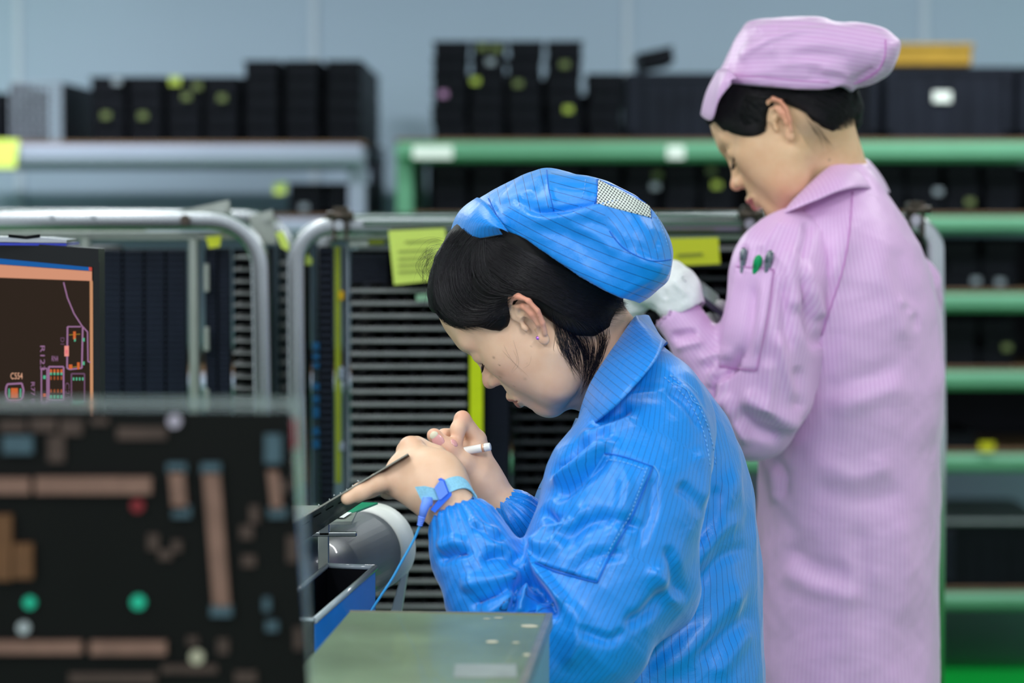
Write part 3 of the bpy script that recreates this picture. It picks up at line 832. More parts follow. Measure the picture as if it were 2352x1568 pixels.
def cloth_mat(name, base, line, width, rough, sheen=.3, darker=None, bump=.12, spec=.5, soft=.0, base2=None):
    m = bpy.data.materials.new(name); m.use_nodes = True; nt = m.node_tree; b = nt.nodes['Principled BSDF']; L = nt.links
    at = nt.nodes.new('ShaderNodeAttribute'); at.attribute_name = 'stripe'
    fr = nt.nodes.new('ShaderNodeMath'); fr.operation = 'FRACT'; L.new(at.outputs['Fac'], fr.inputs[0])
    s1 = nt.nodes.new('ShaderNodeMath'); s1.operation = 'SUBTRACT'; s1.inputs[1].default_value = .5; L.new(fr.outputs[0], s1.inputs[0])
    ab = nt.nodes.new('ShaderNodeMath'); ab.operation = 'ABSOLUTE'; L.new(s1.outputs[0], ab.inputs[0])
    mr = nt.nodes.new('ShaderNodeMapRange'); mr.inputs['From Min'].default_value = width; mr.inputs['From Max'].default_value = width * .55 - soft
    mr.inputs['To Min'].default_value = 0; mr.inputs['To Max'].default_value = 1; L.new(ab.outputs[0], mr.inputs['Value'])
    mx = nt.nodes.new('ShaderNodeMixRGB'); mx.inputs[1].default_value = (*lin(base), 1); mx.inputs[2].default_value = (*lin(line), 1)
    L.new(mr.outputs[0], mx.inputs[0])
    tc = nt.nodes.new('ShaderNodeTexCoord')
    n = nt.nodes.new('ShaderNodeTexNoise'); n.inputs['Scale'].default_value = 900; n.inputs['Detail'].default_value = 2; L.new(tc.outputs['Object'], n.inputs['Vector'])
    n2 = nt.nodes.new('ShaderNodeTexNoise'); n2.inputs['Scale'].default_value = 26; n2.inputs['Detail'].default_value = 4; n2.inputs['Distortion'].default_value = .8; L.new(tc.outputs['Object'], n2.inputs['Vector'])
    add = nt.nodes.new('ShaderNodeMath'); add.operation = 'MULTIPLY_ADD'; add.inputs[1].default_value = 12.; L.new(n2.outputs['Fac'], add.inputs[0]); L.new(n.outputs['Fac'], add.inputs[2])
    bp = nt.nodes.new('ShaderNodeBump'); bp.inputs['Strength'].default_value = bump; bp.inputs['Distance'].default_value = .0006
    L.new(add.outputs[0], bp.inputs['Height']); L.new(bp.outputs[0], b.inputs['Normal'])
    L.new(mx.outputs[0], b.inputs['Base Color'])
    b.inputs['Roughness'].default_value = rough; b.inputs['Sheen Weight'].default_value = sheen; b.inputs['Sheen Roughness'].default_value = .4
    b.inputs['Specular IOR Level'].default_value = spec
    return m
# ------------------------------------------------------------------ people: shared builders
def head_R(yaw, pitch, roll):
    yaw, pitch, roll = map(math.radians, (yaw, pitch, roll))
    fw = np.array([-math.cos(yaw), math.sin(yaw), 0]); lf = np.array([-math.sin(yaw), -math.cos(yaw), 0]); up = np.array([0, 0, 1.])
    f2 = fw * math.cos(pitch) - up * math.sin(pitch); u2 = up * math.cos(pitch) + fw * math.sin(pitch)
    l3 = lf * math.cos(roll) + u2 * math.sin(roll); u3 = u2 * math.cos(roll) - lf * math.sin(roll)
    return np.stack([f2, l3, u3], 1)
def build_head(R, c, neck, ear_rot=0., h=.0015, full=0.):
    """skull, face, ears and neck in head coordinates (x forward, y left, z up); neck: world points with radii"""
    g = Grid((-.145, -.115, -.185), (.125, .115, .135), h)
    g.ell((-.004, 0, .046), (.093, .073, .080), k=0)
    g.ell((.034, 0, .045), (.056, .060, .052), k=.03)
    g.ell((.028, 0, -.014), (.058, .058, .066), k=.03)
    for s_ in (-1, 1):
        g.ell((.043, s_ * .035, -.016), (.034, .030, .030), k=.025)
        g.ell((.048, s_ * .044, -.002), (.022, .018, .015), k=.02)
        g.ell((.036, s_ * (.032 + full * .5), -.046), (.035, .028, .029), k=.025)
        g.chain([(.004, s_ * .051, -.040), (.034, s_ * .043, -.070), (.066, s_ * .016, -.082)], (.016, .014, .013), k=.026)
    g.ell((.072, 0, -.081), (.0165, .019, .0145), k=.016)
    g.ell((.0765, 0, -.047), (.0225, .027, .029), k=.02)
    for s_ in (-1, 1):
        g.cap((.085, s_ * .012, .032), (.073, s_ * .046, .033), .0095, .008, k=.014)
        g.ell((.097, s_ * .031, .011), (.017, .017, .012), k=.014, mode='sub')
        g.ell((.0745, s_ * .0315, .0125), (.0140, .0180, .0140), k=.005)
        g.chain([(.0862, s_ * .018, .0045), (.0878, s_ * .027, .0015), (.0862, s_ * .036, .0015), (.077, s_ * .047, .0060)], .0009, k=.0016, mode='sub')
        g.chain([(.0885, s_ * .020, .018), (.0875, s_ * .032, .0205), (.078, s_ * .046, .017)], .0007, k=.003, mode='sub')
    g.cap((.084, 0, .022), (.1015, 0, -.011), .0058, .0072, k=.016)
    g.ell((.1045, 0, -.0165), (.0098, .0092, .0085), k=.006)
    for s_ in (-1, 1):
        g.ell((.0955, s_ * .0115, -.0195), (.0095, .0062, .0066), k=.005)
        g.ell((.1005, s_ * .0062, -.0275), (.0045, .0026, .0045), k=.003, mode='sub')
    g.chain([(.099, 0, -.030), (.099, 0, -.040)], .0012, k=.004, mode='sub')
    for s_ in (-1, 1):
        g.cap((.1000, s_ * .003, -.0455), (.089, s_ * .022, -.0515), .0055, .0028, k=.006)
        g.cap((.0968, s_ * .001, -.0575), (.088, s_ * .020, -.0535), .0062, .0028, k=.006)
        g.cap((.1065, 0, -.0512), (.090, s_ * .024, -.0528), .0008, .0009, k=.0025, mode='sub')
    g.ell((.094, 0, -.0685), (.008, .014, .004), k=.008, mode='sub')
    # neck
    loc = [((np.asarray(p) - c) @ R, r) for p, r in neck]
    for i in range(len(loc) - 1):
        g.cap(loc[i][0], loc[i + 1][0], loc[i][1], loc[i + 1][1], k=.028)
    bald = g.f.copy()
    cr, sr = math.cos(ear_rot), math.sin(ear_rot)
    for s_ in (-1, 1):
        def E(u, w_, o=0.):
            u2, w2 = u * cr - w_ * sr, u * sr + w_ * cr
            return np.array((-.004 + u2, s_ * (.0765 - .55 * u2 + o), w2 + .001))
        nrm = np.array((.43, s_ * .9, 0)); 
        g.chain([E(.004, .012, -.002), E(-.006, .004, -.002), E(-.004, -.012, -.003)], (.012, .013, .009), k=.004, flat=(nrm, .28))
        g.ell(E(.000, -.0245), (.0066, .0038, .0078), k=.004)
        g.chain([E(.009, .004), E(.0125, .013), E(.010, .025), E(-.001, .0315), E(-.011, .029), E(-.0175, .018), E(-.018, .004), E(-.013, -.010), E(-.006, -.021)], (.0016, .0026, .0030, .0032, .0034, .0033, .0031, .0030, .003), k=.002)
        g.chain([E(.002, .021, -.001), E(-.007, .017, .000), E(-.0095, .005, .001), E(-.007, -.008, .000), E(.000, -.014, .000)], (.0018, .0026, .0029, .0026, .0022), k=.003)
        g.ell(E(.0025, -.002, .001), (.0072, .0075, .0095), k=.003, mode='sub')
        g.ell(E(.0030, .012, .003), (.007, .004, .0045), k=.002, mode='sub')
        g.cap(E(-.0125, .021, .003), E(-.0145, .004, .003), .0016, .0014, k=.002, mode='sub')
        g.ell(E(.0105, -.003, .0005), (.0034, .0034, .0052), k=.003)
    v, f = g.mesh(); v = relax(v, f, 1, .4)
    g.bald = bald
    return g, v, f
M_skin = None
def skin_mat(name, base, lip, rough=.46):
    m = bpy.data.materials.new(name); m.use_nodes = True; nt = m.node_tree; b = nt.nodes['Principled BSDF']; L = nt.links
    tc = nt.nodes.new('ShaderNodeTexCoord')
    n = nt.nodes.new('ShaderNodeTexNoise'); n.inputs['Scale'].default_value = 55; n.inputs['Detail'].default_value = 5; L.new(tc.outputs['Object'], n.inputs['Vector'])
    cr = nt.nodes.new('ShaderNodeValToRGB'); cr.color_ramp.elements[0].position = .3; cr.color_ramp.elements[1].position = .72
    k = lin(base); cr.color_ramp.elements[0].color = (k[0] * .93, k[1] * .86, k[2] * .82, 1); cr.color_ramp.elements[1].color = (*k, 1)
    L.new(n.outputs['Fac'], cr.inputs[0])
    prev = cr.outputs[0]
    for an, col in (('blush', (214, 120, 104)), ('lip', lip), ('mole', (96, 62, 46)), ('stubble', (96, 82, 66))):
        at = nt.nodes.new('ShaderNodeAttribute'); at.attribute_name = an
        mx = nt.nodes.new('ShaderNodeMixRGB'); mx.inputs[2].default_value = (*lin(col), 1)
        L.new(at.outputs['Fac'], mx.inputs[0]); L.new(prev, mx.inputs[1]); prev = mx.outputs[0]
    L.new(prev, b.inputs['Base Color'])
    b.inputs['Roughness'].default_value = rough; b.inputs['Specular IOR Level'].default_value = .4
    b.inputs['Subsurface Weight'].default_value = .12; b.inputs['Subsurface Radius'].default_value = (.010, .004, .002); b.inputs['Subsurface Scale'].default_value = .5
    n2 = nt.nodes.new('ShaderNodeTexNoise'); n2.inputs['Scale'].default_value = 700; n2.inputs['Detail'].default_value = 3; L.new(tc.outputs['Object'], n2.inputs['Vector'])
    bp = nt.nodes.new('ShaderNodeBump'); bp.inputs['Strength'].default_value = .12; bp.inputs['Distance'].default_value = .0004
    L.new(n2.outputs['Fac'], bp.inputs['Height']); L.new(bp.outputs[0], b.inputs['Normal'])
    return m
def blob(v, c, r): 
    d = ((v - np.asarray(c)) / np.asarray(r)) ** 2; return np.exp(-d.sum(1))
def face_attrs(vl):
    """colour masks in head coordinates"""
    ay = np.abs(vl[:, 1])
    u = np.stack([vl[:, 0], ay, vl[:, 2]], 1)
    lip = np.zeros(len(vl))
    zc = -.052 + 0 * ay
    top = -.0425 - .28 * np.maximum(ay - .003, 0) ; bot = -.0632 + .42 * np.maximum(ay - .004, 0)
    inside = np.clip((top - vl[:, 2]) / .0012, 0, 1) * np.clip((vl[:, 2] - bot) / .0012, 0, 1) * np.clip((.0235 - ay) / .002, 0, 1) * (vl[:, 0] > .078)
    blush = .30 * blob(u, (.062, .04, -.02), (.03, .025, .018)) + .55 * blob(u, (.112, 0, -.017), (.012, .012, .012)) + .6 * np.clip((ay - .076) / .01, 0, 1) * (vl[:, 0] < .02) * (vl[:, 2] > -.035)
    return dict(lip=inside * .8, blush=np.clip(blush, 0, 1))
def fuse(parts):
    V, Fc, n = [], [], 0
    for v, f in parts: V.append(v); Fc.append(f + n); n += len(v)
    return np.vstack(V), np.vstack(Fc)
def hair_shell(g, R, c, poly_local, off, extra=None, cut_face=None, k=.011):
    """hair volume: skull grown outward, kept inside a hairline outline (head x,z)"""
    q = Grid(g.lo, g.lo + (g.n - 1) * g.h, g.h); q.f = g.bald - np.float32(off)
    for s_ in (-1, 1): q.ell((-.006, s_ * .088, .003), (.021, .0155, .034), k=.004, mode='sub')
    X = q.ax[0][:, None]; Z = q.ax[2][None, :]
    d = polyd(X, Z, poly_local).astype(np.float32)[:, None, :]
    hh = np.maximum(k - np.abs(q.f - d), 0) / k
    q.f = np.maximum(q.f, d) + hh * hh * k * .25
    v, f = q.mesh(); v = relax(v, f, 1, .4)
    return v @ R.T + c, f
def strand_mesh(paths, r):
    """thin three-sided hairs: paths [N,M,3]"""
    N, M, _ = paths.shape
    tg = np.gradient(paths, axis=1); tg /= np.linalg.norm(tg, axis=2)[..., None] + 1e-9
    a = np.cross(tg, np.array((.3, -1., .2))); a /= np.linalg.norm(a, axis=2)[..., None] + 1e-9; b = np.cross(tg, a)
    tap = np.interp(np.linspace(0, 1, M), (0, .15, .7, 1), (.5, 1, .9, .15))[None, :, None] * np.asarray(r).reshape(-1, 1, 1)
    V = np.stack([paths + tap * (a * math.cos(t) + b * math.sin(t)) for t in (0, 2.094, 4.189)], 2).reshape(-1, 3)
    i = (np.arange(N)[:, None] * M + np.arange(M - 1)[None]).ravel() * 3
    Fc = np.concatenate([np.stack([i + k, i + (k + 1) % 3, i + 3 + (k + 1) % 3, i + 3 + k], 1) for k in range(3)])
    return V, Fc
def strands(skin, guides, n, r=.00022, lift=(.0003, .002), wob=5., M=12, trim=.15, seed=1, y_free=None, avoid=None):
    """hairs between pixel guide curves, laid on the surface; y_free: depth where they hang free"""
    rr = np.random.default_rng(seed); G = [smooth_poly(g_, 6, False) for g_ in guides]
    def rs(p):
        L = np.r_[0, np.cumsum(np.linalg.norm(np.diff(p, axis=0), axis=1))]; t = np.linspace(0, L[-1], 24)
        return np.stack([np.interp(t, L, p[:, 0]), np.interp(t, L, p[:, 1])], 1)
    G = np.array([rs(p) for p in G]); out = []
    for _ in range(n):
        u = rr.uniform(0, len(G) - 1.0001); i = int(u); t = u - i
        c = G[i] * (1 - t) + G[i + 1] * t
        a, b = rr.uniform(0, trim), 1 - rr.uniform(0, trim); s_ = np.linspace(a, b, M) * 23
        p = np.stack([np.interp(s_, range(24), c[:, 0]), np.interp(s_, range(24), c[:, 1])], 1)
        ph = rr.uniform(0, 6.28, 2); am = rr.uniform(0, wob); ss = np.linspace(0, 1, M)
        p[:, 0] += am * np.sin(ss * rr.uniform(2, 5) + ph[0]) * ss; p[:, 1] += am * np.sin(ss * rr.uniform(2, 5) + ph[1]) * ss
        if avoid is not None:
            ax_, ay_, ra_, rb_, an_ = avoid; dx_, dy_ = p[:, 0] - ax_, p[:, 1] - ay_; ca_, sa_ = math.cos(an_), math.sin(an_)
            if ((((dx_ * ca_ + dy_ * sa_) / ra_) ** 2 + ((-dx_ * sa_ + dy_ * ca_) / rb_) ** 2) < 1).any(): continue
        lf = rr.uniform(*lift); pts = []
        last = None
        for a_, b_ in p:
            h_ = skin.hit(a_, b_, lf) if skin is not None else None
            if h_ is not None and (y_free is None or h_[0][1] < y_free + .03): last = h_[0]; pts.append(last)
            else:
                yy = last[1] if last is not None else y_free
                if yy is None: continue
                last = P(a_, b_, yy); pts.append(last)
        if len(pts) == M: out.append(pts)
    out = np.array(out)
    if not len(out): return np.zeros((0, 3)), np.zeros((0, 4), int)
    if M > 4:   # soften depth jumps
        for _ in range(2): out[:, 1:-1] = out[:, 1:-1] * .5 + (out[:, :-2] + out[:, 2:]) * .25
    return strand_mesh(out, rr.uniform(.6, 1.25, len(out)) * r)
def hairs_obj(name, lst, m, parent):
    v, f = fuse([x for x in lst if len(x[0])])
    o = link_mesh(name, v, f.tolist(), m, parent, smooth=True); o['kind'] = 'stuff'; return o
def pillow(g, outline, Yc, xc, slope, T, Rr, cut=None, mode='add', k=.0, p=2., yshift=0.):
    """puffed cloth volume with a given outline, thickness T about a vertical plane"""
    X = g.ax[0][:, None, None]; Y = g.ax[1][None, :, None]; Z = g.ax[2][None, None, :]
    d = -polyd(g.ax[0][:, None], g.ax[2][None, :], outline)
    q = np.clip(1 - d / Rr, 0, 9).astype(np.float32)[:, None, :]
    y0 = Yc + (xc - X) * slope
    yy = (np.abs(Y - y0) / T).astype(np.float32)
    f = ((q ** p + yy ** p) ** np.float32(1 / p) - 1) * np.float32(min(Rr, T))
    if cut is not None:
        dc = polyd(g.ax[0][:, None], g.ax[2][None, :], cut).astype(np.float32)[:, None, :]
        f = np.maximum(f, -dc)
    g.op(f, (slice(None),) * 3, k, mode)
def torso_rows(px_rows, Y):
    out = []
    for r in px_rows:
        py, l, rr_, b = r[:4]; yc = r[4] if len(r) > 4 else Y
        a = P(l, py, yc); c = P(rr_, py, yc)
        out.append((a[2], (a[0] + c[0]) / 2, yc, (c[0] - a[0]) / 2, b))
    return out
def axis_stripe(v, pts, per):
    """stripe count around an arm whose axis runs through pts"""
    pts = np.asarray(pts, float); best = np.full(len(v), 1e9); ang = np.zeros(len(v))
    for i in range(len(pts) - 1):
        a, b = pts[i], pts[i + 1]; e = b - a; w_ = v - a; t = np.clip(w_ @ e / (e @ e), 0 if i else -9, 1 if i < len(pts) - 2 else 9)
        d = w_ - t[:, None] * e; dd = np.linalg.norm(d, axis=1); eh = e / np.linalg.norm(e)
        r1 = np.array((0, -1., 0)); r1 = r1 - eh * (r1 @ eh); r1 /= np.linalg.norm(r1); r2 = np.cross(eh, r1)
        m = dd < best; best[m] = dd[m]; ang[m] = np.arctan2(d[m] @ r2, d[m] @ r1)
    return ang / (2 * math.pi) * per
def ribbon(inner, outer, name, m, parent, th=.0016, bulge=.004, nv=8, stripe=0., n=5, dirn=(0, -1, 0)):
    """cloth strip spanning two 3-D edge curves"""
    A = np.array(inner, float); B = np.array(outer, float)
    def sm(p):
        o_ = []
        for t in np.linspace(0, len(p) - 1, (len(p) - 1) * n + 1):
            i = min(int(t), len(p) - 2); u = t - i; a, b, c, d = p[max(i - 1, 0)], p[i], p[i + 1], p[min(i + 2, len(p) - 1)]
            o_.append(.5 * (2 * b + (-a + c) * u + (2 * a - 5 * b + 4 * c - d) * u * u + (-a + 3 * b - 3 * c + d) * u ** 3))
        return np.array(o_)
    A, B = sm(A), sm(B); N = len(A); dn = np.asarray(dirn, float); v = []; st = []
    L = np.r_[0, np.cumsum(np.linalg.norm(np.diff((A + B) / 2, axis=0), axis=1))]
    for j in range(nv + 1):
        t = j / nv
        v.append(A * (1 - t) + B * t + dn * bulge * math.sin(math.pi * t)); st.append(L)
    v = np.concatenate(v); st = np.concatenate(st)
    f = [(j * N + i, j * N + i + 1, (j + 1) * N + i + 1, (j + 1) * N + i) for j in range(nv) for i in range(N - 1)]
    K = len(v); v = np.vstack([v, v - dn * th]); f += [tuple(K + q for q in x[::-1]) for x in f]
    rim = [(i + 1, i) for i in range(N - 1)] + [(nv * N + i, nv * N + i + 1) for i in range(N - 1)] + [(j * N, (j + 1) * N) for j in range(nv)] + [((j + 1) * N + N - 1, j * N + N - 1) for j in range(nv)]
    f += [(a, b, b + K, a + K) for a, b in rim]
    o = link_mesh(name, v, f, m, parent, smooth=True)
    if stripe:
        at = o.data.attributes.new('stripe', 'FLOAT', 'POINT'); at.data.foreach_set('value', (np.r_[st, st] / stripe).astype(np.float32))
    return o
def dashes(skin, line, m, parent, name='stitching', step=9, ln=.6, r=.0004, lift=.0006):
    q = smooth_poly(line, 10, False); L = np.r_[0, np.cumsum(np.linalg.norm(np.diff(q, axis=0), axis=1))]
    mb = MB()
    for s0 in np.arange(0, L[-1] - step, step):
        pts = []
        for s_ in (s0, s0 + step * ln):
            h_ = skin.hit(np.interp(s_, L, q[:, 0]), np.interp(s_, L, q[:, 1]), lift)
            if h_: pts.append(h_[0])
        if len(pts) == 2 and np.linalg.norm(pts[0] - pts[1]) < .02: mb.tube(pts, r, 5, smooth=True)
    if mb.v:
        o = obj(name, mb, m, parent); o['kind'] = 'stuff'; return o
def thread(skin, line, m, parent, name='seam', r=.0006, lift=.0003):
    p = skin.path(line, lift)
    if len(p) > 2: return obj(name, MB().tube(p, r, 6), m, parent, smooth=True)
def ellipsoid(mb, c, r, R=None, nu=14, nv=9, z0=-1.):
    c = np.asarray(c, float); v = []; f = []
    for j in range(nv + 1):
        ph = math.asin(z0) + (math.pi / 2 - math.asin(z0)) * j / nv
        for i in range(nu):
            a = 2 * math.pi * i / nu; v.append((math.cos(ph) * math.cos(a), math.cos(ph) * math.sin(a), math.sin(ph)))
    v = np.array(v) * np.asarray(r); 
    if R is not None: v = v @ np.asarray(R).T
    f = [(j * nu + i, j * nu + (i + 1) % nu, (j + 1) * nu + (i + 1) % nu, (j + 1) * nu + i) for j in range(nv) for i in range(nu)]
    f.append(tuple(range(nu))[::-1])
    return mb.add(v + c, f, True)
def frame_of(nrm, up):
    n = np.asarray(nrm, float); n /= np.linalg.norm(n); u = np.asarray(up, float); u = u - n * (u @ n); u /= np.linalg.norm(u)
    return np.stack([np.cross(u, n), u, n], 1)
M_hair = mat('black_hair', (9, 8, 10), .6, noise=.3, scale=60, spec=.2)
M_strand = mat('black_hair_strand', (26, 20, 27), .34, noise=.4, scale=200, spec=.5)
M_trouser = mat('dark_blue_trousers', (28, 34, 52), .8, noise=.15)
M_shoe = mat('white_work_shoes', (205, 208, 212), .5, noise=.08)
def legs(root, cx_, cy_, zt, dx=.075):
    g = Grid((cx_ - .22, cy_ - .16, .06), (cx_ + .22, cy_ + .16, zt + .05), .006)
    for s_ in (-1, 1): g.chain([(cx_ + s_ * dx * .8, cy_, zt), (cx_ + s_ * dx, cy_, .48), (cx_ + s_ * dx, cy_, .09)], (.085, .062, .055), k=.02)
    g.ell((cx_, cy_, zt), (.125, .10, .09), k=.03)
    v, f = g.mesh(); link_mesh('trousers', v, f.tolist(), M_trouser, root, smooth=True)
    for s_ in (-1, 1):
        g = Grid((cx_ + s_ * dx - .21, cy_ - .07, -.01), (cx_ + s_ * dx + .08, cy_ + .07, .12), .005)
        g.cap((cx_ + s_ * dx + .02, cy_, .045), (cx_ + s_ * dx - .13, cy_, .035), .045, .034, k=0)
        g.cap((cx_ + s_ * dx + .01, cy_, .05), (cx_ + s_ * dx + .01, cy_, .09), .042, k=.02)
        g.f = np.maximum(g.f, (.002 - g.ax[2])[None, None, :].astype(np.float32))
        v, f = g.mesh(); link_mesh('shoe', v, f.tolist(), M_shoe, root, smooth=True)
# ------------------------------------------------------------------ person in blue
BY = 2.70
M_skinA = skin_mat('skin_light', (232, 192, 165), (176, 84, 84))
M_blue = cloth_mat('blue_striped_cloth', (0, 130, 226), (0, 40, 112), .036, .38, bump=.3, spec=.55)
M_blue_seam = mat('blue_thread', (14, 96, 200), .6)
M_blue_lt = mat('light_blue_thread', (120, 180, 240), .6)
RB = head_R(23.5, 43.6, -14.8); cB = np.array((0.0337, BY, 1.2621))
pB = thing('person', 'person in a blue striped coat and blue cap bending over a circuit board', 'person', (.16, 2.72, 0), 'two people in striped coats')
neckB = [(cB + RB @ np.array((-.030, 0, -.012)), .050), (P(1395, 838, 2.735), .050), (P(1460, 900, 2.76), .060)]
gB, vh, fh = build_head(RB, cB, neckB, ear_rot=.12)
atB = face_attrs(vh)
vhw = vh @ RB.T + cB
# hands and forearms
g = Grid(P(770, 1360, 2.56) - np.array((0, .07, 0)), P(1265, 930, 2.70) + np.array((0, .075, 0)), .0013)
# near (left) hand
Q = lambda a, b, y: P(a, b, y)
g.chain([Q(1125, 1310, 2.535), Q(1062, 1205, 2.545), Q(1020, 1140, 2.56)], (.036, .0270, .0240), k=.01)
g.cap(Q(1020, 1128, 2.565), Q(948, 1036, 2.585), .0225, .0125, k=.018)
g.cap(Q(1018, 1130, 2.560), Q(925, 1072, 2.575), .0235, .0145, k=.018)
g.cap(Q(1012, 1142, 2.558), Q(912, 1098, 2.568), .0215, .0125, k=.018)
g.cap(Q(1005, 1150, 2.560), Q(915, 1119, 2.572), .0180, .0100, k=.018)
g.ell(Q(1000, 1075, 2.565), (.026, .017, .020), k=.02)
# fingers: supporting finger under the board, three more behind it, thumb over the edge
g.chain([Q(912, 1098, 2.566), Q(868, 1108, 2.556), Q(828, 1129, 2.551), Q(798, 1144, 2.549)], (.0110, .0092, .0086, .0072), k=.006)
g.chain([Q(925, 1072, 2.585), Q(888, 1104, 2.578), Q(852, 1122, 2.574), Q(822, 1139, 2.572)], (.0115, .0094, .0086, .0072), k=.006)
g.chain([Q(948, 1036, 2.590), Q(916, 1086, 2.606), Q(894, 1110, 2.610), Q(902, 1126, 2.600)], (.0115, .0094, .0084, .0070), k=.006)
g.chain([Q(915, 1119, 2.574), Q(893, 1124, 2.590), Q(890, 1128, 2.612), Q(912, 1134, 2.620)], (.0095, .0080, .0074, .0064), k=.006)
g.chain([Q(1000, 1050, 2.60), Q(956, 1027, 2.606), Q(934, 1034, 2.630), Q(918, 1058, 2.645)], (.0140, .0105, .0095, .0080), k=.008)
g.ell(Q(943, 1022, 2.588), (.0105, .0095, .0085), k=.010)
# far (right) hand, holding the tool
g.chain([Q(1192, 1210, 2.668), Q(1160, 1178, 2.664), Q(1112, 1118, 2.665)], (.025, .0240, .0220), k=.01)
g.cap(Q(1108, 1112, 2.668), Q(1088, 1040, 2.675), .0220, .0150, k=.016)
g.cap(Q(1100, 1110, 2.668), Q(1070, 1045, 2.68), .0200, .0150, k=.016)
g.ell(Q(1085, 1085, 2.662), (.022, .016, .024), k=.016)
g.chain([Q(1095, 1030, 2.672), Q(1097, 1008, 2.672)], (.013, .0095), k=.010)
g.chain([Q(1096, 1008, 2.670), Q(1062, 962, 2.660), Q(1052, 985, 2.652), Q(1050, 1014, 2.648)], (.0092, .0085, .0080, .0066), k=.0045)
g.chain([Q(1090, 1016, 2.688), Q(1055, 996, 2.682), Q(1020, 1000, 2.672), Q(1008, 1012, 2.668)], (.0095, .0078, .0072, .0062), k=.004)
g.chain([Q(1088, 1034, 2.698), Q(1060, 1022, 2.700), Q(1036, 1034, 2.690), Q(1046, 1048, 2.684)], (.0095, .0080, .0074, .0064), k=.004)
g.chain([Q(1086, 1050, 2.704), Q(1062, 1044, 2.708), Q(1044, 1056, 2.700), Q(1054, 1068, 2.692)], (.0085, .0072, .0066, .0058), k=.004)
g.chain([Q(1092, 1085, 2.655), Q(1062, 1062, 2.645), Q(1030, 1032, 2.640), Q(1002, 1004, 2.638)], (.0165, .0118, .0102, .0078), k=.008)
g.ell(Q(996, 999, 2.640), (.0075, .0066, .0075), k=.004)
vhd, fhd = g.mesh(); vhd = relax(vhd, fhd, 1, .4)
v, f = fuse([(vhw, fh), (vhd, fhd)])
n1 = len(vhw)
mole = np.zeros(len(v)); hb = Skin(vhw, fh)
for (a, b, r_, s_) in ((1134, 821, .0016, .55), (1147, 838, .0009, 1), (1149, 866, .0022, .4), (1181, 887, .0008, .8), (1206, 870, .002, .25), (1236, 727, .0006, 1), (1211, 835, .0007, .6), (1220, 795, .0007, .7), (1150, 858, .0045, .22)):
    h_ = hb.hit(a, b)
    if h_: mole[:n1] += s_ * np.exp(-(((vhw - h_[0]) ** 2).sum(1)) / r_ ** 2)
hs_ = Skin(vhd, fhd)
h_ = hs_.hit(1024, 1197)
if h_: mole[n1:] += np.exp(-(((vhd - h_[0]) ** 2).sum(1)) / .0008 ** 2)
kn = np.zeros(len(vhd))
for q_ in ((1062, 956, 2.655), (1050, 1016, 2.648), (943, 1016, 2.588), (1030, 1030, 2.635), (1000, 1000, 2.635), (1012, 1006, 2.668), (905, 1126, 2.57)):
    kn += .38 * np.exp(-(((vhd - P(*q_)) ** 2).sum(1)) / .010 ** 2)
ex = dict(lip=np.r_[atB['lip'], np.zeros(len(vhd))], blush=np.r_[atB['blush'], np.clip(kn, 0, .5)], mole=np.clip(mole, 0, 1), stubble=np.zeros(len(v)))
bodyB = cloth_obj('body', v, f, M_skinA, pB, extra=ex)
# nails
M_nail = mat('pink_fingernail', (222, 160, 158), .25, coat=.4, spec=.6); M_nailw = mat('white_nail_tip', (222, 214, 190), .35)
def nail(skin, px, py, du, dv, ang, parent, tip=True):
    h_ = skin.hit(px, py)
    if not h_: return
    p, n_ = h_; up = P(px + math.cos(ang) * 10, py - math.sin(ang) * 10, p[1]) - P(px, py, p[1])
    Rm = frame_of(n_, up)
    ob = obj('fingernail', ellipsoid(MB(), p - n_ * .0008, (du, dv, .0018), Rm, z0=0.), M_nail, parent, smooth=True)
    if tip: obj('nail_tip', ellipsoid(MB(), p - n_ * .0010 + Rm[:, 1] * dv * .85, (du * .78, dv * .5, .0020), Rm, z0=0.), M_nailw, ob, smooth=True)
nail(hs_, 1006, 1012, .0066, .0086, math.radians(128), bodyB)
nail(hs_, 1044, 1016, .0042, .0052, math.radians(-80), bodyB, False)
# lashes, brow
M_lash = mat('black_lashes', (18, 14, 14), .5)
def to_w(R, c, p): return R @ np.asarray(p, float) + c
for s_ in (1, -1):
    mb = MB(); base = [(.0872, s_ * .018, .0040), (.0888, s_ * .027, .0010), (.0873, s_ * .036, .0008), (.0785, s_ * .0465, .0055)]
    mb.tube([to_w(RB, cB, b) for b in smooth_poly([(b[0], b[1]) for b in base], 1, False).tolist() and base], .0005, 6)
    for k in range(22):
        t = k / 21 * 2.999; i = int(t); u = t - i; b = np.array(base[i]) * (1 - u) + np.array(base[i + 1]) * u
        o_ = np.array((.0055, s_ * (b[1] * s_ - .030) * .18, -.0035))
        mb.tube([to_w(RB, cB, b), to_w(RB, cB, b + o_ * .5 + (0, 0, -.0006)), to_w(RB, cB, b + o_)], [.0003, .00025, .00008], 4)
    o = obj('eyelashes', mb, M_lash, bodyB, smooth=True)
M_stud = mat('violet_stud', (190, 110, 235), .12, .6, spec=.9, coat=1.)
h_ = hb.hit(1235, 776)
obj('earring', ellipsoid(MB(), h_[0], (.0022, .0022, .0022)), M_stud, bodyB, smooth=True)
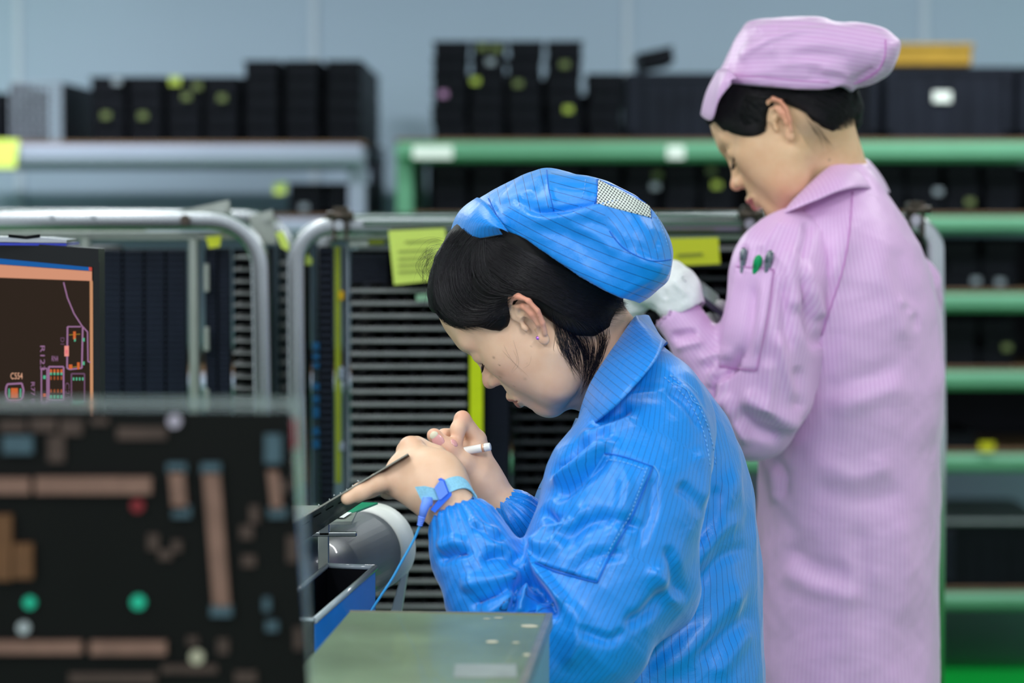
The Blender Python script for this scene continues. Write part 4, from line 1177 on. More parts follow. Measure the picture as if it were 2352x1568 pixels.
# ---- hair
def loc_px(skin, R, c, lst):
    out = []
    for a, b in lst:
        h_ = skin.hit(a, b)
        if h_: q = (h_[0] - c) @ R; out.append((q[0], q[2]))
    return out
line = loc_px(hb, RB, cB, [(1024, 722), (1045, 738), (1080, 748), (1115, 756), (1150, 762), (1168, 752), (1176, 722), (1182, 700), (1196, 690)])
line2 = loc_px(hb, RB, cB, [(1262, 735), (1290, 752), (1325, 770), (1365, 772), (1400, 752)])
polyB = [(.16, .100)] + [(.100, .094)] + line + [(-.012, .036)] + line2 + [(-.12, -.03), (-.2, -.02), (-.2, .2), (.16, .2)]
vq, fq = hair_shell(gB, RB, cB, polyB, .0085)
vq += tri_normals(vq, fq) * wrinkle(vq, .0005, 150, (1, 1, 1), 5)[:, None]
hairB = link_mesh('hair', vq, fq.tolist(), M_hair, pB, smooth=True)
hsB = Skin(*fuse([(vq, fq), (vhw, fh)]))
G1 = [[(1030, 552), (1006, 610), (1003, 660), (1018, 708)], [(1060, 548), (1020, 600), (1012, 670), (1045, 725)], [(1100, 542), (1042, 600), (1040, 680), (1100, 738)], [(1150, 540), (1085, 610), (1085, 690), (1150, 720)]]
G2 = [[(1002, 640), (1010, 700), (1060, 742), (1110, 738), (1180, 700)], [(1030, 610), (1040, 690), (1080, 722), (1130, 715), (1195, 686)], [(1070, 570), (1070, 650), (1110, 692), (1150, 695), (1230, 682)], [(1120, 545), (1120, 620), (1170, 660), (1220, 668), (1290, 690)]]
G3 = [[(1080, 570), (1150, 640), (1230, 680), (1320, 730), (1400, 745)], [(1110, 550), (1200, 610), (1290, 660), (1370, 700), (1440, 710)], [(1150, 545), (1250, 600), (1330, 640), (1400, 680), (1440, 695)]]
G4 = [[(1130, 752), (1152, 735), (1172, 700), (1190, 676)], [(1110, 752), (1140, 725), (1170, 685), (1230, 672)]]
G0 = [[(1040, 530), (1015, 575), (1002, 630), (1008, 700)], [(1075, 522), (1030, 575), (1012, 640), (1030, 722)], [(1150, 516), (1090, 560), (1060, 640), (1085, 740)]]
EARB = (1217, 738, 66, 35, math.radians(64))
lst = [strands(hsB, G0, 700, seed=12, wob=12, trim=.3), strands(hsB, G1, 900, avoid=EARB, seed=2, wob=12), strands(hsB, G2, 1500, avoid=EARB, seed=3, wob=15, lift=(.0003, .004)), strands(hsB, G3, 1900, avoid=EARB, seed=4, wob=12, lift=(.0003, .003)), strands(hsB, G4, 160, avoid=EARB, seed=5, wob=5)]
G5 = [[(1262, 706), (1272, 750), (1286, 805), (1322, 862)], [(1272, 708), (1296, 760), (1318, 830), (1350, 880)], [(1290, 720), (1320, 770), (1345, 820), (1340, 890)], [(1330, 735), (1370, 770), (1370, 820), (1330, 920)], [(1400, 730), (1400, 770), (1380, 820), (1350, 880)]]
lst.append(strands(hsB, G5, 300, avoid=EARB, r=.00020, seed=6, wob=14, trim=.45, M=14))
G6 = [[(1150, 756), (1180, 810), (1230, 870), (1260, 880)], [(1120, 750), (1150, 800), (1200, 850), (1215, 878)], [(1250, 790), (1230, 840), (1180, 870), (1170, 890)], [(1270, 800), (1275, 860), (1255, 900), (1262, 930)]]
lst.append(strands(hsB, G6, 5, r=.00007, seed=8, wob=22, trim=.4, M=14))
G7 = [[(1050, 560), (1000, 590), (985, 650), (1010, 720)], [(1070, 560), (990, 560), (960, 600), (985, 660)], [(1060, 570), (1010, 600), (985, 690), (1030, 745)]]
lst.append(strands(hsB, G7, 80, r=.00010, seed=9, wob=42, trim=.5, M=14, y_free=2.66))
G8 = [[(1008, 650), (1004, 700), (1030, 738), (1100, 748)], [(1004, 640), (998, 700), (1016, 728), (1075, 760)], [(1030, 660), (1020, 700), (1060, 735), (1130, 752)]]
lst.append(strands(hsB, G8, 420, r=.00018, seed=10, wob=10, trim=.3, y_free=2.66))
hairs_obj('loose_hair', lst, M_strand, hairB)
# ---- cap
outl = [(1084, 520), (1082, 490), (1088, 470), (1108, 450), (1165, 418), (1215, 397), (1255, 388), (1310, 396), (1375, 409), (1425, 432), (1470, 458), (1512, 500), (1536, 560), (1541, 605), (1528, 645), (1500, 674), (1460, 702), (1400, 760), (1200, 720), (1100, 640)]
cutp = [(1000, 552), (1033, 549), (1090, 547), (1140, 537), (1160, 531), (1205, 551), (1260, 583), (1330, 630), (1390, 666), (1425, 682), (1462, 692), (1500, 712), (1500, 900), (1000, 900)]
g = Grid(P(1005, 720, 2.70) - np.array((0, .17, 0)), P(1560, 375, 2.70) + np.array((0, .17, 0)), .0022)
O2 = xz_poly(outl, BY - .03); C2 = np.array([P(a, b, BY - .07)[[0, 2]] for a, b in cutp])
pillow(g, O2, BY, P(1290, 550, BY)[0], .40, .100, .062, cut=C2, p=2.5)
vc, fc = g.mesh(); vc = relax(vc, fc, 2, .5)
vc = folds(vc, fc, [
    (.0075, 13, [(1200, 480), (1240, 500), (1310, 492), (1380, 474), (1440, 470), (1490, 492)], 1),
    (-.0050, 9, [(1195, 472), (1240, 488), (1310, 480), (1380, 462), (1450, 456)]),
    (.0022, 8, [(1122, 458), (1140, 490), (1162, 530)]), (-.0018, 5, [(1112, 462), (1130, 498), (1152, 536)]),
    (.0030, 22, [(1180, 520), (1260, 560), (1360, 630), (1430, 675)]),
    (-.0020, 9, [(1460, 560), (1500, 588), (1540, 600)]), (.002, 14, [(1440, 575), (1490, 605), (1535, 612)]),
    (.0022, 12, [(1300, 520), (1370, 540), (1420, 590)]), (-.0018, 10, [(1330, 500), (1400, 530), (1450, 590)]),
    (.0016, 8, [(1265, 430), (1320, 440), (1365, 436)]), (-.0014, 5, [(1262, 418), (1320, 428), (1370, 424)]), (-.0012, 4, [(1262, 450), (1310, 460), (1365, 456)]),
    (.0018, 10, [(1150, 460), (1200, 440), (1240, 440)]), (-.0012, 7, [(1180, 462), (1210, 470), (1240, 474)]),
    (.0014, 5, [(1255, 392), (1262, 430), (1272, 482)]), (.0012, 6, [(1370, 412), (1368, 440), (1366, 466)]),
    (-.0012, 6, [(1500, 500), (1512, 540), (1505, 585)]),
    (.0016, 12, [(1230, 540), (1300, 560), (1350, 600)]), (.0014, 9, [(1480, 640), (1450, 660), (1425, 680)]), (-.0012, 6, [(1500, 650), (1465, 672), (1440, 688)])])
vc += tri_normals(vc, fc) * (wrinkle(vc, .0007, 90, (1, 1, 1), 11) + creases(vc, .0007, 45, 3))[:, None]
q = proj(vc)
up_ = seg_field(q, smooth_poly([(1090, 420), (1165, 470), (1240, 492), (1310, 484), (1380, 466), (1450, 460), (1520, 500)], 6, False))
def above(q, line):
    ln = smooth_poly(line, 6, False); yy = np.interp(q[:, 0], ln[:, 0], ln[:, 1]); return q[:, 1] < yy
crown = above(q, [(1130, 470), (1200, 478), (1240, 492), (1310, 484), (1380, 466), (1450, 460), (1500, 500), (1560, 520)])
s_side = (q[:, 1] * .90 - q[:, 0] * .42 + ((q[:, 0] - 1300) / 200) ** 2 * 14) / 20.
rear = above(q, [(1380, 470), (1407, 541), (1440, 575), (1494, 599), (1560, 594)]) & (q[:, 0] > 1392)
s_side = np.where(rear, np.hypot(q[:, 0] - 1249, q[:, 1] - 640) / 15.5, s_side)
s_side = np.where(q[:, 0] < 1150, (q[:, 1] * .55 + q[:, 0] * .62) / 9., s_side)
s_cr = np.where(q[:, 0] < 1262, (q[:, 0] * .97 - q[:, 1] * .22) / 21., (q[:, 1] * .95 - q[:, 0] * .25) / 19.)
capB = cloth_obj('cap', vc, fc, M_blue, pB, stripe=np.where(crown, s_cr, s_side) + .3)
skc = Skin(vc, fc)
m_net = bpy.data.materials.new('white_net'); m_net.use_nodes = True; nt = m_net.node_tree; b_ = nt.nodes['Principled BSDF']
at = nt.nodes.new('ShaderNodeAttribute'); at.attribute_name = 'uvn'
vor = nt.nodes.new('ShaderNodeTexVoronoi'); vor.inputs['Scale'].default_value = 1.; vor.inputs['Randomness'].default_value = .0
nt.links.new(at.outputs['Vector'], vor.inputs['Vector'])
cr = nt.nodes.new('ShaderNodeValToRGB'); cr.color_ramp.elements[0].position = .30; cr.color_ramp.elements[0].color = (.03, .03, .04, 1); cr.color_ramp.elements[1].position = .40; cr.color_ramp.elements[1].color = (.72, .74, .72, 1)
nt.links.new(vor.outputs['Distance'], cr.inputs[0]); nt.links.new(cr.outputs[0], b_.inputs['Base Color']); b_.inputs['Roughness'].default_value = .7
net = patch(skc, [(1374, 414), (1492, 474), (1494, 500), (1370, 466)], 24, 8, .0012, .001, 'mesh_vent', m_net, capB)
# second, lower strip of the net follows the curved seam
uv = net.data.attributes.new('uvn', 'FLOAT_VECTOR', 'POINT'); co = np.zeros(len(net.data.vertices) * 3); net.data.vertices.foreach_get('co', co); co = co.reshape(-1, 3)
qq = np.zeros_like(co); qq[:, 0] = (co[:, 0] * .8 - co[:, 2] * .6) / .0030; qq[:, 1] = (co[:, 0] * .6 + co[:, 2] * .8) / .0026; qq[:, 0] += (np.floor(qq[:, 1]) % 2) * 0
uv.data.foreach_set('vector', qq.ravel())
for ln in ([(1256, 391), (1260, 430), (1272, 484)], [(1370, 412), (1372, 440), (1366, 468)], [(1122, 456), (1140, 492), (1162, 532)], [(1372, 412), (1430, 436), (1488, 472), (1496, 502)], [(1400, 530), (1412, 548), (1440, 575), (1494, 599), (1541, 596)]):
    thread(skc, ln, M_blue_seam, capB)
for ln in ([(1345, 404), (1343, 430), (1336, 460)], [(1108, 470), (1128, 503), (1146, 530)], [(1050, 540), (1100, 536), (1150, 524)], [(1046, 528), (1090, 528), (1140, 516)], [(1500, 486), (1520, 525), (1536, 575)]):
    dashes(skc, ln, M_blue_lt, capB, r=.00035)
brimB = [P(1152, 536, 2.620), P(1095, 547, 2.640), P(1053, 550, 2.680), P(1032, 549, 2.735), P(1045, 542, 2.785), P(1100, 532, 2.815)]
seamB = [P(1166, 532, 2.612), P(1140, 496, 2.622), P(1112, 462, 2.655), P(1094, 454, 2.72), P(1105, 475, 2.78), P(1140, 510, 2.815)]
vis = ribbon(seamB, brimB, 'visor', M_blue, capB, bulge=.010, stripe=.0045, dirn=(-.62, -.45, .5), th=.0018, nv=10)
# ---- coat
rows = torso_rows([(782, 1440, 1512, .04), (800, 1415, 1530, .06), (830, 1395, 1565, .088), (870, 1380, 1608, .12), (910, 1372, 1638, .140), (960, 1365, 1668, .150), (1020, 1345, 1697, .155), (1100, 1298, 1723, .155), (1180, 1256, 1738, .155), (1300, 1235, 1748, .16), (1420, 1205, 1752, .165), (1568, 1215, 1756, .17), (1900, 1195, 1790, .19), (2120, 1185, 1800, .20)], 2.74)
g = Grid((-.02, 2.50, .60), (.34, 2.97, 1.25), .0034)
g.loft(rows, k=0, p=2.2)
vt, ft = g.mesh(); vt = relax(vt, ft, 2, .5)
zs = np.array([r[0] for r in rows])[::-1]; cxs = np.array([r[1] for r in rows])[::-1]
ang = np.arctan2(vt[:, 0] - np.interp(vt[:, 2], zs, cxs), -(vt[:, 1] - 2.74))
st = ang * .165 / .0084
vt = folds(vt, ft, [
    (.006, 22, [(1700, 1060), (1660, 1160), (1600, 1260), (1570, 1330)]), (-.006, 16, [(1650, 1110), (1640, 1180), (1590, 1260)]),
    (.005, 20, [(1720, 1180), (1640, 1230), (1560, 1330)]), (-.004, 16, [(1740, 1260), (1660, 1280), (1590, 1360)]),
    (.006, 26, [(1745, 1330), (1670, 1390), (1590, 1480), (1500, 1560)]), (-.005, 22, [(1745, 1400), (1680, 1450), (1600, 1530)]),
    (.005, 22, [(1745, 1440), (1700, 1480), (1640, 1560)]), (-.004, 18, [(1620, 1400), (1540, 1470), (1460, 1560)]),
    (.004, 18, [(1540, 1440), (1470, 1500), (1420, 1568)]), (.004, 16, [(1690, 1040), (1700, 1120), (1735, 1200)]), (-.003, 12, [(1710, 1090), (1720, 1160), (1742, 1230)])])
vt += tri_normals(vt, ft) * (wrinkle(vt, .0014, 38, (1, 1, .5), 21) + creases(vt, .0017, 17, 5, (1, 1, .6)))[:, None]
coatB = cloth_obj('coat', vt, ft, M_blue, pB, stripe=st)
# near sleeve (a raglan sleeve that starts at the neck seam)
ax = [P(1478, 835, 2.67), P(1490, 930, 2.62), P(1474, 1030, 2.60), P(1438, 1135, 2.58), P(1390, 1290, 2.555), P(1320, 1440, 2.53), P(1265, 1530, 2.525)]
fa = [P(1245, 1520, 2.515), P(1150, 1385, 2.525), P(1098, 1290, 2.535), P(1078, 1240, 2.542), P(1064, 1202, 2.546)]
g = Grid(P(985, 1720, 2.55) - np.array((0, .13, 0)), P(1700, 770, 2.62) + np.array((0, .13, 0)), .0030)
g.chain(ax, (.026, .056, .068, .083, .083, .078, .068), k=.03)
g.ell(P(1550, 1000, 2.645), (.045, .04, .055), k=.04)
g.ell(P(1500, 1360, 2.60), (.05, .05, .045), k=.05)
g.chain(fa[:4], (.062, .056, .047, .040), k=.014)
g.chain(fa[3:], (.041, .0325), k=.012)
g.cap(P(1068, 1210, 2.545), P(1034, 1155, 2.556), .0268, .0275, k=.003, mode='sub')
vs, fs = g.mesh(); vs = relax(vs, fs, 2, .5)
FB = [
    # inner elbow
    (-.013, 13, [(1200, 1300), (1226, 1338), (1258, 1385), (1268, 1425)]), (.008, 14, [(1205, 1275), (1250, 1330), (1300, 1400)]),
    (-.010, 9, [(1208, 1318), (1190, 1350), (1175, 1410)]), (.007, 9, [(1214, 1330), (1200, 1370), (1190, 1415)]), (-.008, 8, [(1232, 1350), (1228, 1390), (1226, 1418)]), (.007, 8, [(1245, 1372), (1240, 1400), (1240, 1420)]),
    (-.005, 12, [(1195, 1300), (1150, 1275), (1100, 1290)]), (.006, 16, [(1200, 1320), (1140, 1330), (1060, 1345)]), (.005, 14, [(1190, 1290), (1130, 1250), (1095, 1215)]),
    (-.005, 12, [(1195, 1335), (1140, 1370), (1080, 1390)]), (.006, 14, [(1190, 1350), (1150, 1390), (1110, 1418)]),
    (-.004, 9, [(1160, 1245), (1120, 1235), (1090, 1200)]), (.004, 8, [(1150, 1225), (1110, 1210), (1080, 1190)]),
    (-.005, 10, [(1005, 1290), (1040, 1275), (1090, 1270)]), (.004, 12, [(1008, 1260), (1040, 1245), (1075, 1250)]),
    # chest-side folds of the upper arm
    (.010, 13, [(1255, 1120), (1320, 1075), (1380, 1030), (1420, 1012)]), (-.008, 11, [(1270, 1150), (1330, 1105), (1385, 1060), (1400, 1035)]), (-.008, 12, [(1260, 1095), (1310, 1050), (1360, 1010), (1410, 985)]),
    (.007, 17, [(1330, 1020), (1380, 985), (1430, 965), (1470, 955)]), (-.005, 12, [(1345, 985), (1400, 960), (1450, 935)]), (.004, 14, [(1350, 950), (1400, 925), (1450, 905), (1540, 900)]),
    (-.009, 12, [(1245, 1165), (1275, 1195), (1340, 1175)]), (.008, 15, [(1220, 1270), (1270, 1215), (1330, 1180), (1350, 1160)]), (-.007, 15, [(1290, 1255), (1350, 1200), (1420, 1195), (1490, 1220)]),
    (.006, 18, [(1210, 1290), (1250, 1260), (1300, 1240)]), (-.005, 14, [(1300, 1330), (1360, 1280), (1440, 1270)]),
    (.004, 16, [(1440, 1080), (1430, 1160), (1400, 1240)]), (-.004, 14, [(1500, 1080), (1495, 1180), (1460, 1260)]),
    # back side
    (-.005, 14, [(1560, 1110), (1600, 1150), (1620, 1190)]), (.005, 16, [(1600, 1030), (1630, 1080), (1630, 1160)]), (-.006, 12, [(1530, 1250), (1555, 1320), (1570, 1380)]), (.005, 16, [(1490, 1300), (1540, 1360), (1550, 1400)]), (-.006, 18, [(1430, 1440), (1500, 1400), (1560, 1330)]),
    (-.004, 12, [(1320, 1440), (1400, 1470), (1440, 1440)]), (.004, 20, [(1290, 1380), (1330, 1440), (1300, 1540)]),
    (.003, 10, [(1545, 875), (1590, 915), (1628, 985)]), (-.003, 8, [(1530, 890), (1575, 925), (1615, 990)])]
vs = folds(vs, fs, [(a * (1.7 if r[1][0][0] < 1262 and r[1][0][1] > 1180 else 1.3),) + tuple(r) for a, *r in FB])
nn = tri_normals(vs, fs)
# gathered cuff
cu = P(1064, 1202, 2.546); fd = fa[-2] - fa[-1]; fd /= np.linalg.norm(fd); tcu = (vs - cu) @ fd
sA = axis_stripe(vs, ax[1:] , .085 * 6.28 / .0064)
axF = [np.array(p) for p in fa]; sF = axis_stripe(vs, axF, .048 * 6.28 / .0066)
qv = proj(vs)
dU = np.min([np.linalg.norm(vs - (np.array(a) * (1 - t) + np.array(b) * t), axis=1) for a, b in zip(ax[:-1], ax[1:]) for t in np.linspace(0, 1, 6)], 0) / .085
dF = np.min([np.linalg.norm(vs - (np.array(a) * (1 - t) + np.array(b) * t), axis=1) for a, b in zip(fa[:-1], fa[1:]) for t in np.linspace(0, 1, 6)], 0) / .05
fore = dF < dU
pl = np.sin(axis_stripe(vs, axF, 19) * 6.283) * .0012 * np.exp(-np.clip(tcu, 0, 1) / .014) * fore
vs = vs + nn * (pl + wrinkle(vs, .0011, 45, (1, 1, 1), 31) + creases(vs, .0017, 24, 8) * np.where(fore, 1.5, .8))[:, None]
slB = cloth_obj('sleeve', vs, fs, M_blue, coatB, stripe=np.where(fore, sF, sA))
skB = Skin(vs, fs)
# far sleeve
fx = [P(1176, 1186, 2.662), P(1200, 1222, 2.672), P(1245, 1290, 2.71), P(1330, 1420, 2.80), P(1480, 1180, 2.88), P(1530, 960, 2.86)]
g = Grid(P(1130, 1560, 2.60) - np.array((0, .03, 0)), P(1640, 860, 2.90) + np.array((0, .12, 0)), .0036)
g.chain(fx[:3], (.031, .040, .050), k=.01); g.chain(fx[2:], (.046, .06, .065, .055), k=.02)
vf, ff = g.mesh(); vf = relax(vf, ff, 2, .5)
n2 = tri_normals(vf, ff); e_ = fx[1] - fx[0]; e_ /= np.linalg.norm(e_)
vf = vf + n2 * (np.sin(axis_stripe(vf, fx[:4], 15) * 6.283) * .0014 * np.exp(-np.clip((vf - fx[0]) @ e_, 0, 1) / .02) + wrinkle(vf, .002, 60, (1, 1, 1), 37))[:, None]
cloth_obj('sleeve', vf, ff, M_blue, coatB, stripe=axis_stripe(vf, fx, .05 * 6.28 / .0085))
# collar
inn = [P(1496, 740, 2.86), P(1490, 724, 2.80), P(1468, 724, 2.735), P(1456, 729, 2.685), P(1424, 775, 2.655), P(1386, 830, 2.630), P(1353, 885, 2.615), P(1333, 940, 2.612), P(1322, 988, 2.620)]
out_ = [P(1512, 806, 2.88), P(1528, 794, 2.80), P(1534, 788, 2.71), P(1527, 788, 2.620), P(1505, 830, 2.560), P(1458, 886, 2.526), P(1410, 936, 2.524), P(1364, 974, 2.556), P(1326, 1006, 2.606)]
ribbon(inn, out_, 'collar', M_blue, coatB, bulge=.010, stripe=.0085)
inn2 = [p + np.array((.004, .022, -.006)) for p in inn[2:]]
ribbon([p + np.array((.004, .012, -.004)) for p in inn[2:]], [P(1478, 770, 2.70), P(1478, 800, 2.67), P(1440, 850, 2.65), P(1400, 900, 2.65), P(1372, 950, 2.65), P(1350, 990, 2.66), P(1338, 1020, 2.67)], 'collar_stand', M_blue, coatB, bulge=0, stripe=.0085)
# lapel and button strip in front
lap_o = [P(1322, 960, 2.760), P(1300, 1010, 2.770), P(1268, 1065, 2.770), P(1240, 1112, 2.765), P(1222, 1160, 2.760), P(1213, 1215, 2.760), P(1210, 1270, 2.760)]
lap_i = [P(1372, 960, 2.640), P(1350, 1010, 2.630), P(1322, 1060, 2.615), P(1292, 1110, 2.610), P(1268, 1160, 2.610), P(1258, 1215, 2.610), P(1256, 1270, 2.610)]
ribbon(lap_o, lap_i, 'front_placket', M_blue, coatB, bulge=.004, stripe=.02, dirn=(-.5, -.85, 0))
M_snap = mat('steel_snap', (190, 192, 196), .2, 1.)
for (a, b, y_) in ((1238, 1212, 2.622), (1233, 1232, 2.622)):
    c_ = P(a, b, y_); obj('snap_button', ellipsoid(MB(), c_, (.0045, .003, .0048)), M_snap, coatB, smooth=True)
# sleeve pocket
pk = patch(skB, [(1388, 1040), (1498, 1072), (1372, 1338), (1228, 1293)], 22, 26, .0012, .0012, 'sleeve_pocket', M_blue, coatB, stripe=9.)
for ln in ([(1498, 1072), (1455, 1180), (1400, 1280), (1372, 1338)], [(1372, 1338), (1320, 1325), (1270, 1310), (1228, 1293)], [(1388, 1040), (1440, 1052), (1498, 1072)]):
    thread(skB, ln, M_blue_seam, coatB, r=.0009, lift=.0010)
for ln in ([(1484, 1076), (1444, 1180), (1388, 1278), (1362, 1326)], [(1395, 1056), (1445, 1068), (1486, 1084)]):
    dashes(skB, ln, M_blue_lt, coatB, r=.0004, lift=.0034)
seam = [(1538, 862), (1585, 905), (1618, 960), (1636, 1020), (1645, 1080)]
allB = Skin(*fuse([(vs, fs), (vt, ft)]))
for dx in (0, -13):
    dashes(allB, [(a + dx, b + (4 if dx else 0)) for a, b in seam], M_blue_lt, coatB, step=11, r=.0005)
for k, ln in enumerate(([(1500, 1070), (1512, 1090), (1510, 1120), (1512, 1150)], [(1538, 862), (1560, 872), (1580, 885), (1600, 905)], [(1545, 880), (1575, 895), (1590, 920), (1612, 935)])):
    thread(allB, ln, M_blue_lt, coatB, name='loose_thread', r=.0003, lift=.002)
legs(pB, .15, 2.74, .72)
# ---- badge hanging inside the coat
bd = MB(); c_ = P(1246, 1188, 2.603)
bd.box(c_, (.012, .0016, .016), roty(math.radians(38)), ch=.0005)
tag(obj('name_badge', bd, mat('silver_badge', (170, 175, 172), .35, .7, noise=.3, scale=90)), 'small silver badge clipped to the front of the blue coat', 'badge')
# ------------------------------------------------------------------ person in pink
KY = 3.31
RP = head_R(18.1, 34.0, 7.8); cP = np.array((.3839, KY, 1.4744))
M_skinP = skin_mat('skin_warm', (232, 188, 152), (196, 92, 108))
M_pink = cloth_mat('pink_striped_cloth', (214, 164, 215), (221, 178, 222), .30, .44, bump=.2, soft=.0)
M_pink_seam = mat('magenta_thread', (200, 132, 196), .6)
pP = thing('person', 'person standing in a pink striped coat, pink cap and white gloves', 'person', (.46, KY, 0), 'two people in striped coats')
del pP['group']; del pB['group']
neckP = [(cP + RP @ np.array((-.034, 0, -.010)), .050), (P(1895, 390, KY + .02), .049), (P(1915, 450, KY + .03), .062)]
gP, vh, fh = build_head(RP, cP, neckP, ear_rot=-.05, h=.0017)
atP = face_attrs(vh); vw = vh @ RP.T + cP; hp = Skin(vw, fh)
atP['blush'] = np.clip(atP['blush'] + .30 * np.exp(-(((proj(vw) - (1800, 425)) / (45, 40)) ** 2).sum(1)), 0, 1)
stb = .55 * np.exp(-(((proj(vw) - (1868, 300)) / (50, 36)) ** 2).sum(1)) * (vh[:, 0] < -.015)
mole = np.zeros(len(vh)); h_ = hp.hit(1905, 367)
if h_: mole = .7 * np.exp(-(((vw - h_[0]) ** 2).sum(1)) / .0016 ** 2)
# wrists (bare skin between sleeve and glove)
g = Grid(P(1490, 800, 3.15), P(1640, 620, 3.15) + np.array((0, .20, 0)), .002)
g.cap(P(1575, 745, 3.225), P(1535, 670, 3.235), .026, .022, k=0)
v2, f2 = g.mesh()
v, f = fuse([(vw, fh), (v2, f2)])
z2 = np.zeros(len(v2))
bodyP = cloth_obj('body', v, f, M_skinP, pP, extra=dict(lip=np.r_[atP['lip'], z2], blush=np.r_[atP['blush'], z2], mole=np.r_[mole, z2], stubble=np.r_[stb, z2]))
for s_ in (1, -1):
    mb = MB(); base = [(.0872, s_ * .018, .0040), (.0888, s_ * .027, .0010), (.0873, s_ * .036, .0008), (.0785, s_ * .0465, .0055)]
    mb.tube([to_w(RP, cP, b) for b in base], .0007, 6)
    for k in range(22):
        t = k / 21 * 2.999; i = int(t); u = t - i; b = np.array(base[i]) * (1 - u) + np.array(base[i + 1]) * u
        o_ = np.array((.0065, s_ * (b[1] * s_ - .030) * .18, -.0045))
        mb.tube([to_w(RP, cP, b), to_w(RP, cP, b + o_ * .5 + (0, 0, -.0006)), to_w(RP, cP, b + o_)], [.0004, .0003, .0001], 4)
    obj('eyelashes', mb, M_lash, bodyP, smooth=True)
    mb = MB()
    for k in range(26):
        t = k / 25; b = np.array((.0895 - .020 * t * t, s_ * (.013 + .034 * t), .0305 + .006 * math.sin(t * 2.6)))
        mb.tube([to_w(RP, cP, b), to_w(RP, cP, b + np.array((-.001 - .003 * t, s_ * .006, .0012)))], [.0004, .0001], 4)
    obj('eyebrow', mb, M_lash, bodyP, smooth=True)
# ---- hair with a low bun
lineP = loc_px(hp, RP, cP, [(1644, 284), (1665, 300), (1700, 311), (1735, 314), (1757, 304), (1762, 278), (1768, 250), (1780, 238)])
lineP2 = loc_px(hp, RP, cP, [(1822, 246), (1848, 256), (1866, 276), (1890, 292), (1915, 305)])
polyP = [(.16, .086)] + [(.098, .076)] + lineP + [(-.010, .036)] + lineP2 + [(-.13, -.015), (-.2, -.02), (-.2, .2), (.16, .2)]
bun_w = P(1930, 256, KY + .01)
bl = (bun_w - cP) @ RP
vq, fq = hair_shell(gP, RP, cP, polyP, .0075)
vq += tri_normals(vq, fq) * wrinkle(vq, .0007, 240, (1, 1, 1), 5)[:, None]
g = Grid(bun_w - .07, bun_w + .07, .0022)
g.ell(P(1932, 262, KY + .01), (.0290, .042, .037), k=0); g.ell(P(1915, 232, KY), (.032, .045, .030), k=.02)
vb, fb = g.mesh()
pb_ = proj(vb) - (1925, 250); vb = vb + tri_normals(vb, fb) * (.0007 * np.sin(np.arctan2(pb_[:, 1], pb_[:, 0]) * 9 + np.hypot(pb_[:, 0], pb_[:, 1]) * .25))[:, None]
vq2, fq2 = fuse([(vq, fq), (vb, fb)])
hairP = link_mesh('hair', vq2, fq2.tolist(), M_hair, pP, smooth=True)
hsP = Skin(*fuse([(vq2, fq2), (vw, fh)]))
Gp = [[(1690, 190), (1655, 230), (1640, 262), (1652, 290)], [(1700, 190), (1672, 230), (1665, 270), (1690, 305)], [(1730, 195), (1705, 235), (1700, 280), (1740, 308)]]
Gp2 = [[(1642, 275), (1680, 304), (1730, 312), (1765, 300)], [(1650, 250), (1690, 280), (1735, 285), (1775, 245)], [(1670, 220), (1715, 240), (1760, 240), (1830, 235)], [(1690, 195), (1740, 210), (1820, 215), (1900, 225)]]
Gp3 = [[(1790, 235), (1840, 250), (1890, 285), (1930, 300)], [(1820, 215), (1870, 230), (1920, 260), (1950, 295)], [(1860, 205), (1910, 215), (1950, 240), (1968, 290)]]
Gp4 = [[(1735, 296), (1765, 298), (1790, 292), (1804, 280)], [(1740, 306), (1768, 305), (1790, 298), (1800, 290)]]
Gp5 = [[(1840, 255), (1860, 290), (1880, 320), (1885, 350)], [(1880, 285), (1900, 320), (1915, 340), (1920, 350)]]
EARP = (1792, 277, 54, 28, math.radians(70))
hairs_obj('loose_hair', [strands(hsP, Gp, 400, seed=21, wob=4), strands(hsP, Gp2, 800, avoid=EARP, seed=22, wob=4), strands(hsP, Gp3, 600, avoid=EARP, seed=23, wob=4), strands(hsP, Gp4, 30, avoid=EARP, r=.00018, seed=24, wob=5), strands(hsP, Gp5, 24, r=.00010, seed=25, wob=8, trim=.5, M=8)], M_strand, hairP)
# ---- cap
outl = [(1652, 190), (1655, 168), (1672, 140), (1690, 100), (1712, 62), (1730, 45), (1790, 38), (1850, 38), (1890, 42), (1915, 50), (1960, 52), (2010, 64), (2040, 82), (2058, 104), (2050, 145), (2034, 175), (2000, 196), (1958, 208), (1940, 240), (1850, 260), (1720, 250)]
cutp = [(1600, 192), (1676, 188), (1720, 193), (1770, 199), (1830, 206), (1880, 208), (1908, 204), (1925, 198), (1940, 199), (1958, 209), (2000, 215), (2060, 230), (2060, 400), (1600, 400)]
g = Grid(P(1640, 270, KY) - np.array((0, .16, 0)), P(2075, 25, KY) + np.array((0, .16, 0)), .0024)
O2 = xz_poly(outl, KY - .02); C2 = np.array([P(a, b, KY - .07)[[0, 2]] for a, b in cutp])
pillow(g, O2, KY, P(1830, 130, KY)[0], .31, .100, .060, cut=C2, p=2.5)
vc, fc = g.mesh(); vc = relax(vc, fc, 2, .5)
